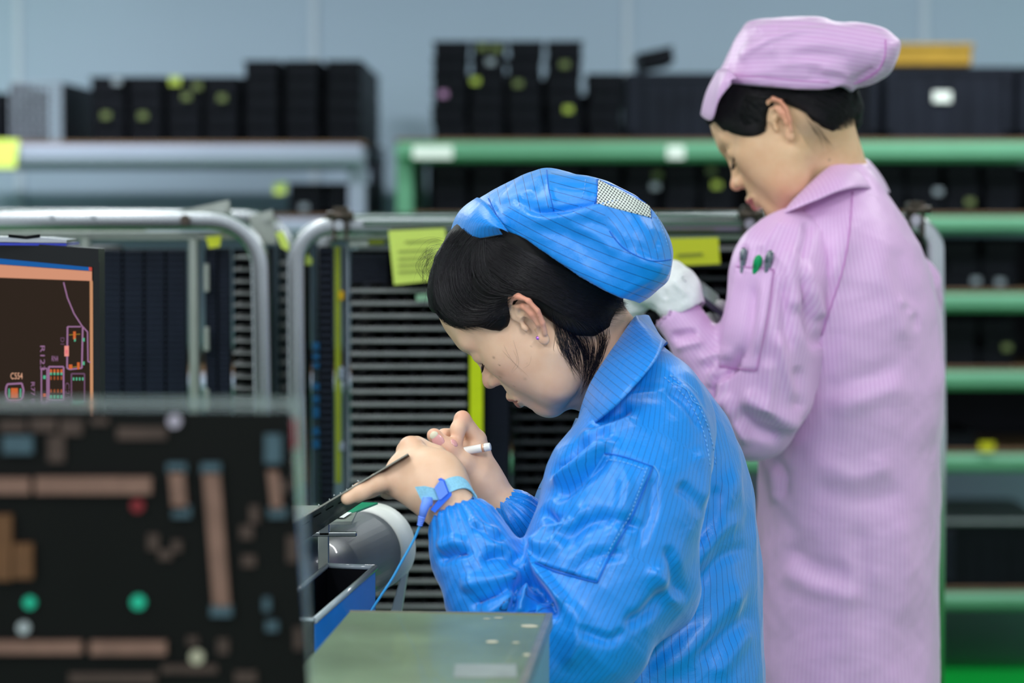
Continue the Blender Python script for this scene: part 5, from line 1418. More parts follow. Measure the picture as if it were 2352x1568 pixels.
vc = folds(vc, fc, [
    (.0050, 20, [(1690, 150), (1740, 110), (1800, 80), (1860, 72), (1920, 78), (1990, 88)], -1), (-.0040, 12, [(1765, 84), (1820, 60), (1880, 56), (1910, 62)]),
    (.003, 14, [(1700, 140), (1740, 120), (1790, 110)]), (-.003, 14, [(1800, 130), (1870, 128), (1960, 132)]), (.003, 16, [(1820, 108), (1900, 100), (2000, 104)]),
    (.003, 12, [(1780, 150), (1850, 142), (1930, 148)]), (-.003, 12, [(1850, 172), (1900, 176), (1945, 186)]), (.003, 10, [(1880, 160), (1930, 165), (1960, 180)]),
    (-.004, 8, [(1960, 190), (1990, 168), (2010, 150)]), (.003, 10, [(1975, 195), (2010, 172), (2030, 150)]),
    (.0025, 5, [(1960, 192), (2000, 178), (2024, 150), (2034, 110)]), (-.0016, 4, [(1680, 172), (1760, 178), (1840, 184), (1920, 184)]),
    (-.0025, 10, [(1725, 100), (1760, 75), (1800, 60)]), (.002, 10, [(1700, 80), (1740, 60), (1790, 48)])])
vc += tri_normals(vc, fc) * wrinkle(vc, .0011, 80, (1, 1, 1), 12)[:, None]
q = proj(vc)
capP = cloth_obj('cap', vc, fc, M_pink, pP, stripe=(q[:, 1] * .97 - q[:, 0] * .06 + 10 * np.sin(q[:, 0] / 90)) / 10.)
skp = Skin(vc, fc)
thread(skp, [(1680, 171), (1760, 178), (1840, 186), (1905, 188)], M_pink_seam, capP, r=.0007)
thread(skp, [(2034, 92), (2032, 130), (2018, 160), (1990, 180), (1962, 192)], M_pink_seam, capP, r=.0012)
brim = [P(1678, 192, 3.226), P(1650, 228, 3.236), P(1634, 274, 3.270), P(1610, 264, 3.345), P(1620, 246, 3.395), P(1668, 215, 3.43)]
seam_ = [P(1692, 180, 3.228), P(1674, 160, 3.24), P(1656, 158, 3.28), P(1646, 165, 3.34), P(1662, 178, 3.40), P(1700, 184, 3.43)]
ribbon(seam_, brim, 'visor', M_pink, capP, bulge=.005, stripe=.006, dirn=(-.75, -.35, .45), th=.0018)
# ---- coat
rows = torso_rows([(375, 1880, 1990, .05), (410, 1840, 2020, .075), (450, 1800, 2042, .10), (500, 1765, 2075, .125), (560, 1735, 2112, .145), (630, 1722, 2140, .155), (720, 1730, 2158, .158), (850, 1738, 2163, .155), (960, 1742, 2160, .155), (1010, 1742, 2152, .155), (1200, 1738, 2149, .16), (1400, 1725, 2150, .17), (1568, 1712, 2152, .18), (2000, 1680, 2175, .19), (2200, 1670, 2190, .195)], KY + .02)
g = Grid((.28, 3.10, .30), (.64, 3.56, 1.45), .0042)
g.loft(rows, k=0, p=2.25)
vt, ft = g.mesh(); vt = relax(vt, ft, 2, .5)
zs = np.array([r[0] for r in rows])[::-1]; cxs = np.array([r[1] for r in rows])[::-1]
ang = np.arctan2(vt[:, 0] - np.interp(vt[:, 2], zs, cxs), -(vt[:, 1] - KY - .02))
vt = folds(vt, ft, [
    (.008, 26, [(1960, 470), (1925, 600), (1880, 760), (1820, 920)]), (-.006, 20, [(1920, 620), (1880, 740), (1830, 880)]),
    (.005, 22, [(2010, 560), (2030, 640), (2060, 720), (2080, 800)]), (-.004, 20, [(2060, 560), (2080, 640), (2100, 720)]), (.004, 12, [(2060, 690), (2090, 700), (2100, 730)]), (-.003, 9, [(2080, 700), (2105, 720), (2110, 760)]),
    (-.005, 24, [(1800, 1250), (1870, 1300), (1960, 1320)]), (.004, 24, [(1780, 1300), (1870, 1350), (2000, 1380)]), (.005, 30, [(1900, 940), (2000, 910), (2090, 880)]), (-.004, 26, [(1880, 900), (1980, 870), (2080, 840)]),
    (.005, 28, [(1850, 1050), (1960, 1090), (2060, 1060)]), (-.004, 26, [(1860, 1110), (1960, 1150), (2080, 1130)]),
    (.006, 14, [(1755, 1060), (1780, 1100), (1775, 1160)]), (-.005, 12, [(1770, 1050), (1800, 1090), (1798, 1150)]), (.004, 26, [(2060, 1180), (2080, 1300), (2070, 1440)]), (-.003, 24, [(1960, 1180), (1985, 1300), (1990, 1480)])])
vt += tri_normals(vt, ft) * (wrinkle(vt, .0017, 30, (1, 1, .6), 22, 3) + creases(vt, .0016, 14, 9, (1, 1, .6)))[:, None]
coatP = cloth_obj('coat', vt, ft, M_pink, pP, stripe=ang * .155 / .0060)
# near sleeve
ax = [P(1890, 505, 3.27), P(1812, 578, 3.235), P(1788, 655, 3.215), P(1768, 780, 3.20), P(1755, 910, 3.19), P(1738, 975, 3.19)]
fa = [P(1738, 975, 3.19), P(1668, 880, 3.205), P(1610, 805, 3.215), P(1562, 735, 3.225)]
g = Grid(P(1490, 1090, 3.19) - np.array((0, .12, 0)), P(1990, 425, 3.19) + np.array((0, .20, 0)), .0032)
g.chain(ax, (.024, .051, .060, .064, .057, .046), k=.03)
g.ell(P(1830, 800, 3.235), (.036, .04, .10), rotz(0) @ roty(.25), k=.04)
g.ell(P(1740, 585, 3.205), (.020, .028, .030), k=.03)
g.chain(fa[:3], (.046, .040, .036), k=.015); g.cap(fa[2], fa[3], .036, .033, k=.008)
g.cap(fa[3] , fa[3] + (fa[3] - fa[2]) * .6, .0275, .0275, k=0, mode='sub')
vs, fs = g.mesh(); vs = relax(vs, fs, 2, .5)
axF = [np.array(p) for p in fa]
dF = np.min([np.linalg.norm(vs - (np.array(a) * (1 - t) + np.array(b) * t), axis=1) for a, b in zip(fa[:-1], fa[1:]) for t in np.linspace(0, 1, 6)], 0) / .038
dU = np.min([np.linalg.norm(vs - (np.array(a) * (1 - t) + np.array(b) * t), axis=1) for a, b in zip(ax[:-1], ax[1:]) for t in np.linspace(0, 1, 6)], 0) / .062
vs = folds(vs, fs, [(a * 1.35,) + tuple(r) for a, *r in [
    (-.008, 8, [(1700, 800), (1688, 835), (1668, 858), (1650, 880)]), (.006, 8, [(1655, 830), (1640, 850), (1635, 890)]), (-.006, 7, [(1645, 860), (1640, 890), (1642, 925)]), (.005, 8, [(1665, 860), (1660, 900), (1660, 940)]),
    (-.006, 8, [(1540, 775), (1570, 768), (1605, 762)]), (.004, 8, [(1548, 800), (1590, 790), (1620, 785)]), (.005, 12, [(1600, 830), (1640, 815), (1690, 815)]), (-.004, 9, [(1620, 850), (1660, 838), (1700, 842)]),
    (.008, 20, [(1700, 900), (1740, 930), (1800, 960), (1840, 990)]), (-.007, 16, [(1690, 940), (1730, 985), (1800, 1010)]), (.006, 16, [(1660, 900), (1690, 960), (1720, 1030)]),
    (.007, 15, [(1850, 600), (1860, 660), (1885, 740), (1892, 790)]), (-.008, 13, [(1840, 620), (1845, 690), (1868, 760), (1884, 815)]), (-.007, 10, [(1880, 720), (1890, 760), (1892, 800)]), (.006, 14, [(1820, 560), (1815, 640), (1830, 720)]), (-.005, 14, [(1800, 640), (1805, 740), (1818, 820)]),
    (.006, 18, [(1790, 760), (1800, 840), (1840, 930)]), (-.006, 14, [(1830, 840), (1835, 900), (1835, 950)]), (.005, 16, [(1760, 820), (1770, 880), (1760, 960)]),
    (-.006, 14, [(1735, 640), (1725, 740), (1705, 840)]), (.004, 12, [(1760, 640), (1748, 740), (1735, 820)]), (-.004, 8, [(1712, 560), (1706, 590), (1700, 640)]), (-.005, 12, [(1860, 500), (1850, 560), (1830, 600)]), (.004, 16, [(1800, 500), (1770, 540), (1745, 580)])]])
fore = dF < dU
nn = tri_normals(vs, fs)
vs = vs + nn * (wrinkle(vs, .0014, 42, (1, 1, 1), 33) + creases(vs, .0018, 22, 4))[:, None]
slP = cloth_obj('sleeve', vs, fs, M_pink, coatP, stripe=np.where(fore, axis_stripe(vs, axF, .038 * 6.28 / .0058), axis_stripe(vs, ax[1:], .062 * 6.28 / .0056)))
skP = Skin(vs, fs)
# far sleeve
fx = [P(2030, 560, 3.42), P(2094, 660, 3.47), P(2118, 800, 3.48), P(2122, 950, 3.46), P(2040, 1000, 3.52)]
g = Grid(P(1980, 1080, 3.34), P(2200, 440, 3.34) + np.array((0, .28, 0)), .0045)
g.chain(fx, (.036, .038, .036, .026, .030), k=.02)
g.cap(P(2140, 955, 3.45), P(2150, 985, 3.44), .014, .010, k=.015)
vf, ff = g.mesh(); vf = relax(vf, ff, 2, .5); vf += tri_normals(vf, ff) * wrinkle(vf, .002, 50, (1, 1, 1), 41)[:, None]
cloth_obj('sleeve', vf, ff, M_pink, coatP, stripe=axis_stripe(vf, fx, 36))
# collar
inn = [P(2000, 372, 3.40), P(1990, 364, 3.365), P(1965, 360, 3.325), P(1935, 366, 3.29), P(1900, 385, 3.262), P(1860, 420, 3.245), P(1825, 455, 3.238), P(1800, 484, 3.24)]
out_ = [P(2044, 440, 3.44), P(2040, 442, 3.36), P(2020, 436, 3.28), P(1975, 430, 3.23), P(1930, 438, 3.205), P(1880, 458, 3.20), P(1835, 476, 3.21), P(1796, 492, 3.225)]
ribbon(inn, out_, 'collar', M_pink, coatP, bulge=.006, stripe=.0065, dirn=(.15, -.95, .2))
allP = Skin(*fuse([(vs, fs), (vt, ft)]))
thread(allP, [(1958, 442), (1950, 540), (1935, 620), (1910, 700), (1888, 770)], M_pink_seam, coatP, r=.0010, lift=.0006)
# pocket with pens
patch(skP, [(1692, 612), (1778, 620), (1740, 850), (1650, 842)], 16, 22, .0016, .0014, 'sleeve_pocket', M_pink, coatP, stripe=14.)
for ln in ([(1778, 620), (1768, 700), (1752, 780), (1738, 852)], [(1738, 852), (1700, 848), (1650, 842)], [(1692, 612), (1735, 615), (1778, 620)]):
    thread(skP, ln, M_pink_seam, coatP, r=.0007, lift=.0022)
legs(pP, .46, KY + .02, .50, dx=.09)
# gloves
M_glove = mat('white_knit_glove', (236, 234, 238), .85, noise=.08, scale=120, bump=.5)
g = Grid(P(1440, 780, 3.14), P(1640, 590, 3.14) + np.array((0, .20, 0)), .0024)
g.cap(P(1566, 702, 3.226), P(1548, 668, 3.232), .0315, .032, k=0); g.ell(P(1568, 680, 3.225), (.022, .030, .030), k=.012)
g.chain([P(1548, 665, 3.232), P(1515, 650, 3.245), P(1480, 660, 3.26)], (.031, .030, .026), k=.015)
for k in range(4):
    g.chain([P(1480, 648 + k * 13, 3.245 + k * .004), P(1452, 668 + k * 14, 3.265 + k * .004), P(1462, 700 + k * 10, 3.285)], (.0125, .0115, .0105), k=.005)
g.chain([P(1520, 640, 3.27), P(1500, 640, 3.30), P(1480, 660, 3.31)], (.014, .012, .011), k=.008)
d_ = P(1590, 742, 3.222) - P(1548, 668, 3.232)
g.cap(P(1553, 678, 3.230), P(1600, 762, 3.215), .0262, .0275, k=.004, mode='sub')
vg, fg = g.mesh(); vg = relax(vg, fg, 1, .5)
vg = folds(vg, fg, [(.003, 8, [(1545, 640), (1560, 660), (1580, 680)]), (-.003, 8, [(1530, 630), (1520, 660), (1530, 690)])])
vg += tri_normals(vg, fg) * wrinkle(vg, .0012, 110, (1, 1, 1), 51)[:, None]
glv = link_mesh('glove', vg, fg.tolist(), M_glove, pP, smooth=True)
obj('loose_thread', MB().tube([P(1575, 646, 3.20), P(1568, 640, 3.195), P(1572, 632, 3.195), P(1566, 636, 3.19)], .0009, 6), M_glove, glv, smooth=True)
g = Grid(P(1590, 850, 3.26), P(1720, 670, 3.26) + np.array((0, .16, 0)), .0026)
g.cap(P(1690, 800, 3.33), P(1655, 775, 3.34), .030, .027, k=0)
g.ell(P(1650, 765, 3.345), (.026, .022, .024), k=.01)
for k in range(4):
    g.chain([P(1660 - k * 5, 745 + k * 14, 3.335), P(1628, 738 + k * 14, 3.325), P(1640, 752 + k * 13, 3.305)], (.0115, .0105, .0095), k=.004)
g.chain([P(1672, 750, 3.32), P(1668, 718, 3.315), P(1655, 704, 3.31)], (.0125, .0115, .0095), k=.006)
vg, fg = g.mesh(); vg = relax(vg, fg, 1, .5); vg += tri_normals(vg, fg) * wrinkle(vg, .0012, 110, (1, 1, 1), 52)[:, None]
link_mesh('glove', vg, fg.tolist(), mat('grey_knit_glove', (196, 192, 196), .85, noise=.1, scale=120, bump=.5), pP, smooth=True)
# things in the pink sleeve pocket
def pen(label, a, b, m, capm, r, name='pen'):
    h1 = skP.hit(*a); h2 = skP.hit(*b)
    p1 = h1[0] + h1[1] * .0050; p2 = h2[0] - h2[1] * .005 if h2 else p1 + (0, 0, -.03)
    d = (p1 - p2) / np.linalg.norm(p1 - p2)
    t = thing(name, label, 'pen', p2)
    obj('barrel', MB().tube([p2, p1 - d * .004], r, 14), m, t, smooth=False)
    obj('pen_cap', MB().tube([p1 - d * .010, p1 - d * .002, p1 + d * .004, p1 + d * .007], [r * 1.12, r * 1.15, r * .9, r * .3], 14), capm, t)
    side = np.cross(d, (0, 1, 0)); side /= np.linalg.norm(side)
    obj('clip', MB().box(p1 - d * .006 + np.array((0, -r * 1.3, 0)), (.002, .0014, .016), roty(math.atan2(d[0], d[2])), ch=.0004), capm, t)
M_clear = mat('smoky_clear_plastic', (90, 98, 112), .12, coat=1., spec=.8, noise=.2, scale=60)
M_gpen = mat('green_pen_cap', (10, 150, 92), .35)
pen('dark glossy pen at the front of the pink sleeve pocket', (1711, 584), (1703, 632), M_clear, M_clear, .0048)
pen('green capped pen in the middle of the pink sleeve pocket', (1744, 600), (1730, 636), M_gpen, M_gpen, .0052)
pen('smoky pen with a slanted end at the back of the pink sleeve pocket', (1769, 590), (1756, 636), M_clear, M_clear, .0050)
# board held by the gloves
a, b, c_, d_ = P(1585, 655, 3.235), P(1668, 722, 3.29), P(1672, 740, 3.30), P(1590, 690, 3.245)
dv = MB().prism([P(1575, 648, 3.27), P(1662, 716, 3.285), P(1668, 738, 3.285), P(1578, 664, 3.27)], (0.0, .09, .02))
t = obj('circuit_board', dv, mat('dark_grey_board', (60, 62, 78), .25, coat=.5, noise=.2)); tag(t, 'dark circuit board held in the white gloves of the person in pink', 'circuit board')
# ------------------------------------------------------------------ workbench and what stands on it
BZ = .84
M_bench = mat('grey_green_bench_mat', (96, 122, 112), .5, noise=.12, scale=6)
tb = thing('workbench', 'grey green workbench in front of the person in blue', 'workbench', (-.45, 2.3, 0))
obj('worktop', MB().box((-.4525, 2.3, BZ - .02), (.895, 1.5, .04), ch=.004), M_bench, tb)
for x in (-.86, -.05):
    for y in (1.6, 3.0): obj('leg', MB().box((x, y, (BZ - .04) / 2), (.045, .045, BZ - .04), ch=.004), M_alu, tb)
# equipment case, lower centre
tc_ = thing('equipment_case', 'mottled grey green metal equipment case in front of the blue sleeve', 'case', (-.06, 2.25, BZ))
M_case = mat('mottled_case_top', (112, 130, 106), .38, noise=.4, scale=7, coat=.1)
M_case_s = mat('pale_blue_case_side', (128, 156, 168), .35, noise=.1); M_case_e = mat('worn_steel_edge', (168, 166, 152), .35, .7, noise=.25, scale=40)
zt = .969
c1 = np.array((.0406, 2.400)); c2 = np.array((.0146, 2.080)); u_ = (c1 - c2) / np.linalg.norm(c1 - c2); n_ = np.array((-u_[1], u_[0]))
def wp(s, t, z): q = c1 - u_ * s + n_ * t; return np.array((q[0], q[1], z))
LW, LD = .205, .38
obj('case_body', MB().prism([wp(0.003, .003, BZ), wp(LD, .003, BZ), wp(LD, LW, BZ), wp(.003, LW, BZ)], (0, 0, zt - BZ - .004)), M_case_s, tc_)
obj('top_plate', MB().prism([wp(0, .006, zt - .004), wp(LD, .006, zt - .004), wp(LD, LW, zt - .004), wp(0, LW, zt - .004)], (0, 0, .004)), M_case, tc_)
obj('edge_strip', MB().prism([wp(0, 0, zt - .012), wp(LD, 0, zt - .012), wp(LD, .0065, zt - .012), wp(0, .0065, zt - .012)], (0, 0, .0135)), M_case_e, tc_)
obj('edge_strip', MB().prism([wp(-.003, 0, zt - .012), wp(0, 0, zt - .012), wp(0, LW, zt - .012), wp(-.003, LW, zt - .012)], (0, 0, .0135)), M_case_e, tc_)
def onz(px, py, z):
    a = P(px, py, 1.); d = a - np.array((0, 0, H)); t = (z - H) / d[2]; return np.array((0, 0, H)) + d * t
M_pale_patch = mat('pale_case_patch', (196, 188, 165), .5, noise=.2); M_grey_patch = mat('grey_case_patch', (142, 148, 146), .45, noise=.25, scale=30)
for px, py, rx, ry in ((1215, 1437, .009, .010), (1130, 1473, .007, .007), (1185, 1475, .004, .004), (1145, 1418, .005, .004), (1118, 1420, .004, .003), (1212, 1503, .005, .006)):
    c_ = onz(px, py, zt + .0003)
    obj('pale_patch', MB().add([c_ + np.array((rx * math.cos(k * .628) * random.uniform(.8, 1.1), ry * math.sin(k * .628) * random.uniform(.8, 1.1), 0)) for k in range(10)], [tuple(range(10))]), M_pale_patch, tc_)  # irregular pale patches on the case top
c_ = onz(1115, 1540, zt + .0004)
obj('grey_patch', MB().box(c_, (.055, .06, .0006)), M_grey_patch, tc_)  # flat grey patch on the case top
# blue panelled open box beside the board
M_bluep = mat('blue_film_panel', (8, 124, 224), .3, noise=.12, coat=.1); M_acr = mat('clear_acrylic_edge', (150, 160, 168), .15, noise=.1, spec=.8)
bx = thing('parts_box', 'open acrylic box with a blue side panel between the board and the case', 'box', (-.22, 2.5, BZ))
A1 = P(722, 1425, 2.42); A2 = P(862, 1303, 2.62)
base1 = np.array((A1[0], A1[1], BZ)); base2 = np.array((A2[0], A2[1], BZ))
nv_ = np.array((-(A2 - A1)[1], (A2 - A1)[0], 0)); nv_ /= np.linalg.norm(nv_)
obj('blue_side', MB().prism([base1, base2, A2, A1], nv_ * .003), M_bluep, bx)
e1, e2 = A1 + nv_ * .055, A2 + nv_ * .055
obj('rim', MB().tube([A1, A2], .0035, 8), M_acr, bx); obj('rim', MB().tube([A2, e2], .0030, 8), M_acr, bx); obj('rim', MB().tube([A1, e1], .0030, 8), M_acr, bx); obj('rim', MB().tube([e1, e2], .003, 8), M_acr, bx)
obj('dark_side', MB().prism([np.array((e1[0], e1[1], BZ)), np.array((e2[0], e2[1], BZ)), e2, e1], nv_ * .003), M_black, bx)
obj('dark_side', MB().prism([np.array((e2[0], e2[1], BZ)), base2, A2, e2], np.array((.0, .003, 0))), M_black, bx)
obj('dark_side', MB().prism([np.array((e1[0], e1[1], BZ)), base1, A1, e1], np.array((.0, -.003, 0))), M_black, bx)
# grey motor barrel with a white band, on a stand
M_barrel = mat('grey_plastic_barrel', (84, 92, 104), .34, noise=.25, scale=12, coat=.2); M_band = mat('white_band', (226, 226, 222), .45, noise=.06, scale=20)
mt = thing('roller', 'grey cylinder with a wide white band under the held circuit board', 'roller', (-.19, 2.82, BZ))
q1, q2 = P(700, 1332, 2.74), P(838, 1264, 2.90)
ax_ = (q2 - q1) / np.linalg.norm(q2 - q1); rB = .048
obj('barrel', MB().tube([q1 - ax_ * .12, q1, q2], rB, 44), M_barrel, mt)
obj('white_band', MB().tube([q2 - ax_ * .002, q2 + ax_ * .0, q2 + ax_ * .034, q2 + ax_ * .040], [rB + .001, rB + .0045, rB + .0045, rB - .002], 48), M_band, mt)
fl_ = q2 + ax_ * .02
obj('hanging_strip', MB().prism([fl_ + np.array((.047, -.012, 0)), fl_ + np.array((.050, .012, 0)), np.array((fl_[0] + .030, fl_[1] + .014, BZ)), np.array((fl_[0] + .012, fl_[1] - .012, BZ))], (-.0012, 0, 0)), mat('translucent_strip', (170, 175, 178), .3, noise=.1), mt)
for s in (.15, .75):
    c_ = q1 * (1 - s) + q2 * s
    obj('stand', MB().box((c_[0], c_[1], (BZ + c_[2] - .03) / 2), (.03, .02, c_[2] - .03 - BZ), ch=.002), M_black, mt)
for (a, b) in ((822, 1231), (841, 1224), (838, 1248)):
    d_ = P(a, b, 2.66)
# green label and chrome rail
rl = thing('guide_rail', 'small chrome guide rail with a green plate beneath the held board', 'rail', (-.2, 2.72, BZ))
z_ = P(750, 1195, 2.76)[2]
obj('plate_support', MB().prism([P(640, 1198, 2.66), P(808, 1197, 2.66), P(808, 1204, 2.66), P(640, 1205, 2.66)], (0, .14, 0)), M_alu, rl)
obj('rail_bar', MB().box((P(690, 0, 2.67)[0], 2.665, P(0, 1226, 2.665)[2]), (.12, .008, .005), ch=.001), M_chrome, rl)
obj('rail_post', MB().box((P(740, 0, 2.67)[0], 2.667, (P(0, 1212, 2.667)[2])), (.012, .012, .016), ch=.001), M_chrome, rl)
zz_ = P(740, 1222, 2.667)[2]
obj('column', MB().box((P(738, 0, 2.67)[0], 2.667, (BZ + zz_) / 2), (.012, .010, zz_ - BZ), ch=.001), M_alu, rl)
gl = MB().prism([P(700, 1190, 2.70), P(782, 1192, 2.70), P(868, 1158, 2.80), P(760, 1156, 2.80)], (0, 0, .0022))
obj('green_plate', gl, mat('green_plate', (14, 150, 108), .3, noise=.06, coat=.3), rl)
obj('white_sticker', MB().prism([onz(752, 1186, P(782, 1192, 2.70)[2] + .0045), onz(790, 1189, P(782, 1192, 2.70)[2] + .0045), onz(808, 1177, P(782, 1192, 2.70)[2] + .0045), onz(768, 1176, P(782, 1192, 2.70)[2] + .0045)], (0, 0, .0005)), M_paper_w, rl)
# ------------------------------------------------------------------ monitor
M_bez = mat('black_monitor_plastic', (14, 15, 18), .3, noise=.1)
mo = thing('monitor', 'black monitor showing a circuit layout at the left edge', 'monitor', (-.62, 3.02, BZ))
def MP(px, py, off=0.): # point on the tilted-in screen plane
    y_ = 2.96 + (215 - px) / 215 * .05
    return P(px, py, y_ + off)
scrn = [(-420, 552), (213, 613), (216, 1240), (-420, 1240)]
def quadm(name, pts, m, parent, off=0., th=.001):
    return obj(name, MB().prism([MP(a, b, off) for a, b in pts], (0, th, 0)), m, parent)
quadm('housing', [(-440, 530), (228, 572), (230, 1275), (-440, 1275)], M_bez, mo, .012, .04)
fr = MB()
for poly in ([(-440, 522), (226, 571), (226, 614), (-440, 552)], [(214, 600), (228, 602), (231, 1275), (217, 1275)]): fr.prism([MP(a, b, -.003) for a, b in poly], (0, .018, 0))
obj('bezel', fr, M_bez, mo)
M_scr = mat('brown_reflection_screen', (12, 9, 7), .3, emit=(34, 24, 17), estr=1., spec=.06)  # brown emission paints a dark reflection on the screen
scr = quadm('screen', scrn, M_scr, mo, .006)
def flat(rgb, k=.75): return mat('screen_%d_%d_%d' % rgb, (6, 6, 6), .4, emit=rgb, estr=k, spec=.1)
quadm('title_bar', [(-420, 553), (211, 614), (211, 622), (-420, 576)], flat((20, 88, 158)), scr, .005, .0005)
quadm('close_button', [(204, 613), (211, 614), (211, 622), (204, 621)], flat((190, 70, 60)), scr, .0046, .0005)
quadm('menu_bar', [(-420, 577), (211, 623), (211, 645), (-420, 622)], flat((205, 142, 112)), scr, .005, .0005)
quadm('window_edge', [(206, 645), (213, 645), (215, 1240), (208, 1240)], flat((190, 136, 98)), scr, .005, .0005)
V_ = flat((150, 108, 146)); V2_ = flat((104, 72, 100)); O_ = flat((200, 96, 44)); G_ = flat((80, 170, 134)); Y_ = flat((150, 124, 44))
def sline(name, pts, m, wd=2.2, off=.0045):
    mb = MB()
    for (a, b) in zip(pts[:-1], pts[1:]):
        a = np.array(a, float); b = np.array(b, float); d = b - a; d /= np.linalg.norm(d) + 1e-9; n = np.array((-d[1], d[0])) * wd
        mb.prism([MP(*(a + n), off), MP(*(b + n), off), MP(*(b - n), off), MP(*(a - n), off)], (0, .0004, 0))
    return obj(name, mb, m, scr)
def srect(name, x0, y0, x1, y1, m, wd=2.): return sline(name, [(x0, y0), (x1, y0), (x1, y1), (x0, y1), (x0, y0)], m, wd)
sline('trace_line', [(146, 648), (155, 684), (170, 720), (188, 748), (201, 762), (202, 830), (208, 832)], V_, 1.4)
sline('component_outline', [(155, 750), (186, 750)], V_, 1.4); sline('component_outline', [(155, 750), (154, 845), (160, 848), (188, 845), (190, 750)], V_, 1.8)
srect('component_outline', 112, 842, 146, 920, V_, 1.8); srect('component_outline', 164, 858, 194, 925, V2_, 1.6); srect('component_outline', 95, 846, 108, 925, V_, 1.4)
sline('component_outline', [(17, 882), (50, 880), (54, 895), (52, 914), (46, 920), (18, 921), (13, 905), (14, 890), (17, 882)], V_, 2.0)
def spot(x, y, rx, ry, m, name='pad'): return quadm(name, [(x - rx, y - ry), (x + rx, y - ry), (x + rx, y + ry), (x - rx, y + ry)], m, scr, .0044, .0004)
spot(33, 903, 8, 12, O_); spot(21, 903, 1.6, 11, G_); spot(47, 903, 1.6, 11, G_)
for k in range(4):
    spot(117 + 8 * k, 852, 2.4, 4, O_); spot(117 + 8 * k, 858, 2.4, 3, G_); spot(117 + 8 * k, 868, 1.8, 4, flat((150, 78, 40))); spot(117 + 8 * k, 898, 1.8, 4, flat((150, 78, 40))); spot(117 + 8 * k, 912, 2.4, 4, G_)
    spot(169 + 7 * k, 870, 1.8, 3.4, G_); spot(169 + 7 * k, 924, 1.8, 3, G_)
spot(171, 770, 3, 9, O_); spot(172, 780, 2, 4, G_); spot(162, 842, 4, 5, O_); spot(180, 840, 3, 8, O_); spot(192, 780, 2.4, 4, G_); spot(192, 834, 2.4, 4, G_); spot(153, 806, 5, 12, flat((226, 140, 130))); spot(153, 808, 2.5, 5, flat((220, 60, 110)))
spot(102, 866, 3, 4, G_); spot(102, 908, 3, 4, O_); sline('trace_line', [(158, 769), (184, 767)], Y_, .8); sline('trace_line', [(166, 843), (184, 841)], Y_, .8)
def stext(s, px, py, hpx, m, rot=0., sx=1.):
    c = bpy.data.curves.new('label_text', 'FONT'); c.body = s; c.align_x = 'CENTER'; c.align_y = 'CENTER'; c.extrude = .01
    o = bpy.data.objects.new('tmp', c); COL.objects.link(o); dg = bpy.context.evaluated_depsgraph_get(); me = bpy.data.meshes.new_from_object(o.evaluated_get(dg))
    bpy.data.objects.remove(o); bpy.data.curves.remove(c)
    n = len(me.vertices); co = np.zeros(n * 3); me.vertices.foreach_get('co', co); co = co.reshape(-1, 3)
    fs_ = [tuple(p.vertices) for p in me.polygons]; bpy.data.meshes.remove(me)
    x, y = co[:, 0] * sx, co[:, 1]; cr_, sr_ = math.cos(rot), math.sin(rot); x, y = x * cr_ - y * sr_, x * sr_ + y * cr_
    k = hpx / .72
    v = np.array([MP(px + a * k, py - b * k, .0042 - cz_ * .02) for a, b, cz_ in zip(x, y, co[:, 2])])
    return link_mesh('label_text', v, fs_, m, scr)
stext('C554', 38, 864, 15, flat((226, 170, 140)), 0, .62)
stext('R123', 97, 822, 11, V_, -math.pi / 2, 1.9); stext('RN4', 126, 824, 13, V_, 0, .45); stext('R77 R', 75, 902, 9, V_, -math.pi / 2, 1.7)
stext('C254', 154, 905, 10, V2_, -math.pi / 2, 1.8); stext('D1', 143, 784, 9, V2_, -math.pi / 2, 1.3); stext('PN1', 58, 930, 9, V2_, 0, .7)
stext('om137: Klubn', 8, 603, 7, flat((150, 160, 190)), -.08, .55)
obj('stand', MB().box((P(-150, 0, 3.02)[0], 3.05, (BZ + P(0, 1275, 3.0)[2]) / 2 + .005), (.06, .03, P(0, 1275, 3.0)[2] - BZ + .03), ch=.004), M_bez, mo)
obj('foot', MB().box((P(-150, 0, 3.02)[0], 2.98, BZ + .006), (.24, .13, .012), ch=.004), M_bez, mo)
# little things lying on the monitor
tp = P(60, 561, 2.99)
sl = thing('clipboard', 'blue and silver clipboard lying on top of the monitor', 'clipboard', (tp[0], 3.0, tp[2]))
obj('board', MB().prism([P(-160, 556, 2.985), P(152, 559, 2.985), P(152, 564, 2.985), P(-160, 562, 2.985)], (0, .09, 0)), mat('deep_blue_plastic', (24, 44, 170), .25, coat=.5), sl)
obj('metal_plate', MB().prism([P(-160, 541, 2.99), P(104, 546, 2.99), P(153, 551, 2.99), P(153, 557, 2.99), P(-160, 554, 2.99)], (0, .07, 0)), M_chrome, sl)
obj('clip', MB().tube([P(20, 541, 2.985), P(60, 545, 2.985), P(92, 541, 2.985)], .0022, 8), M_black, sl, smooth=True)
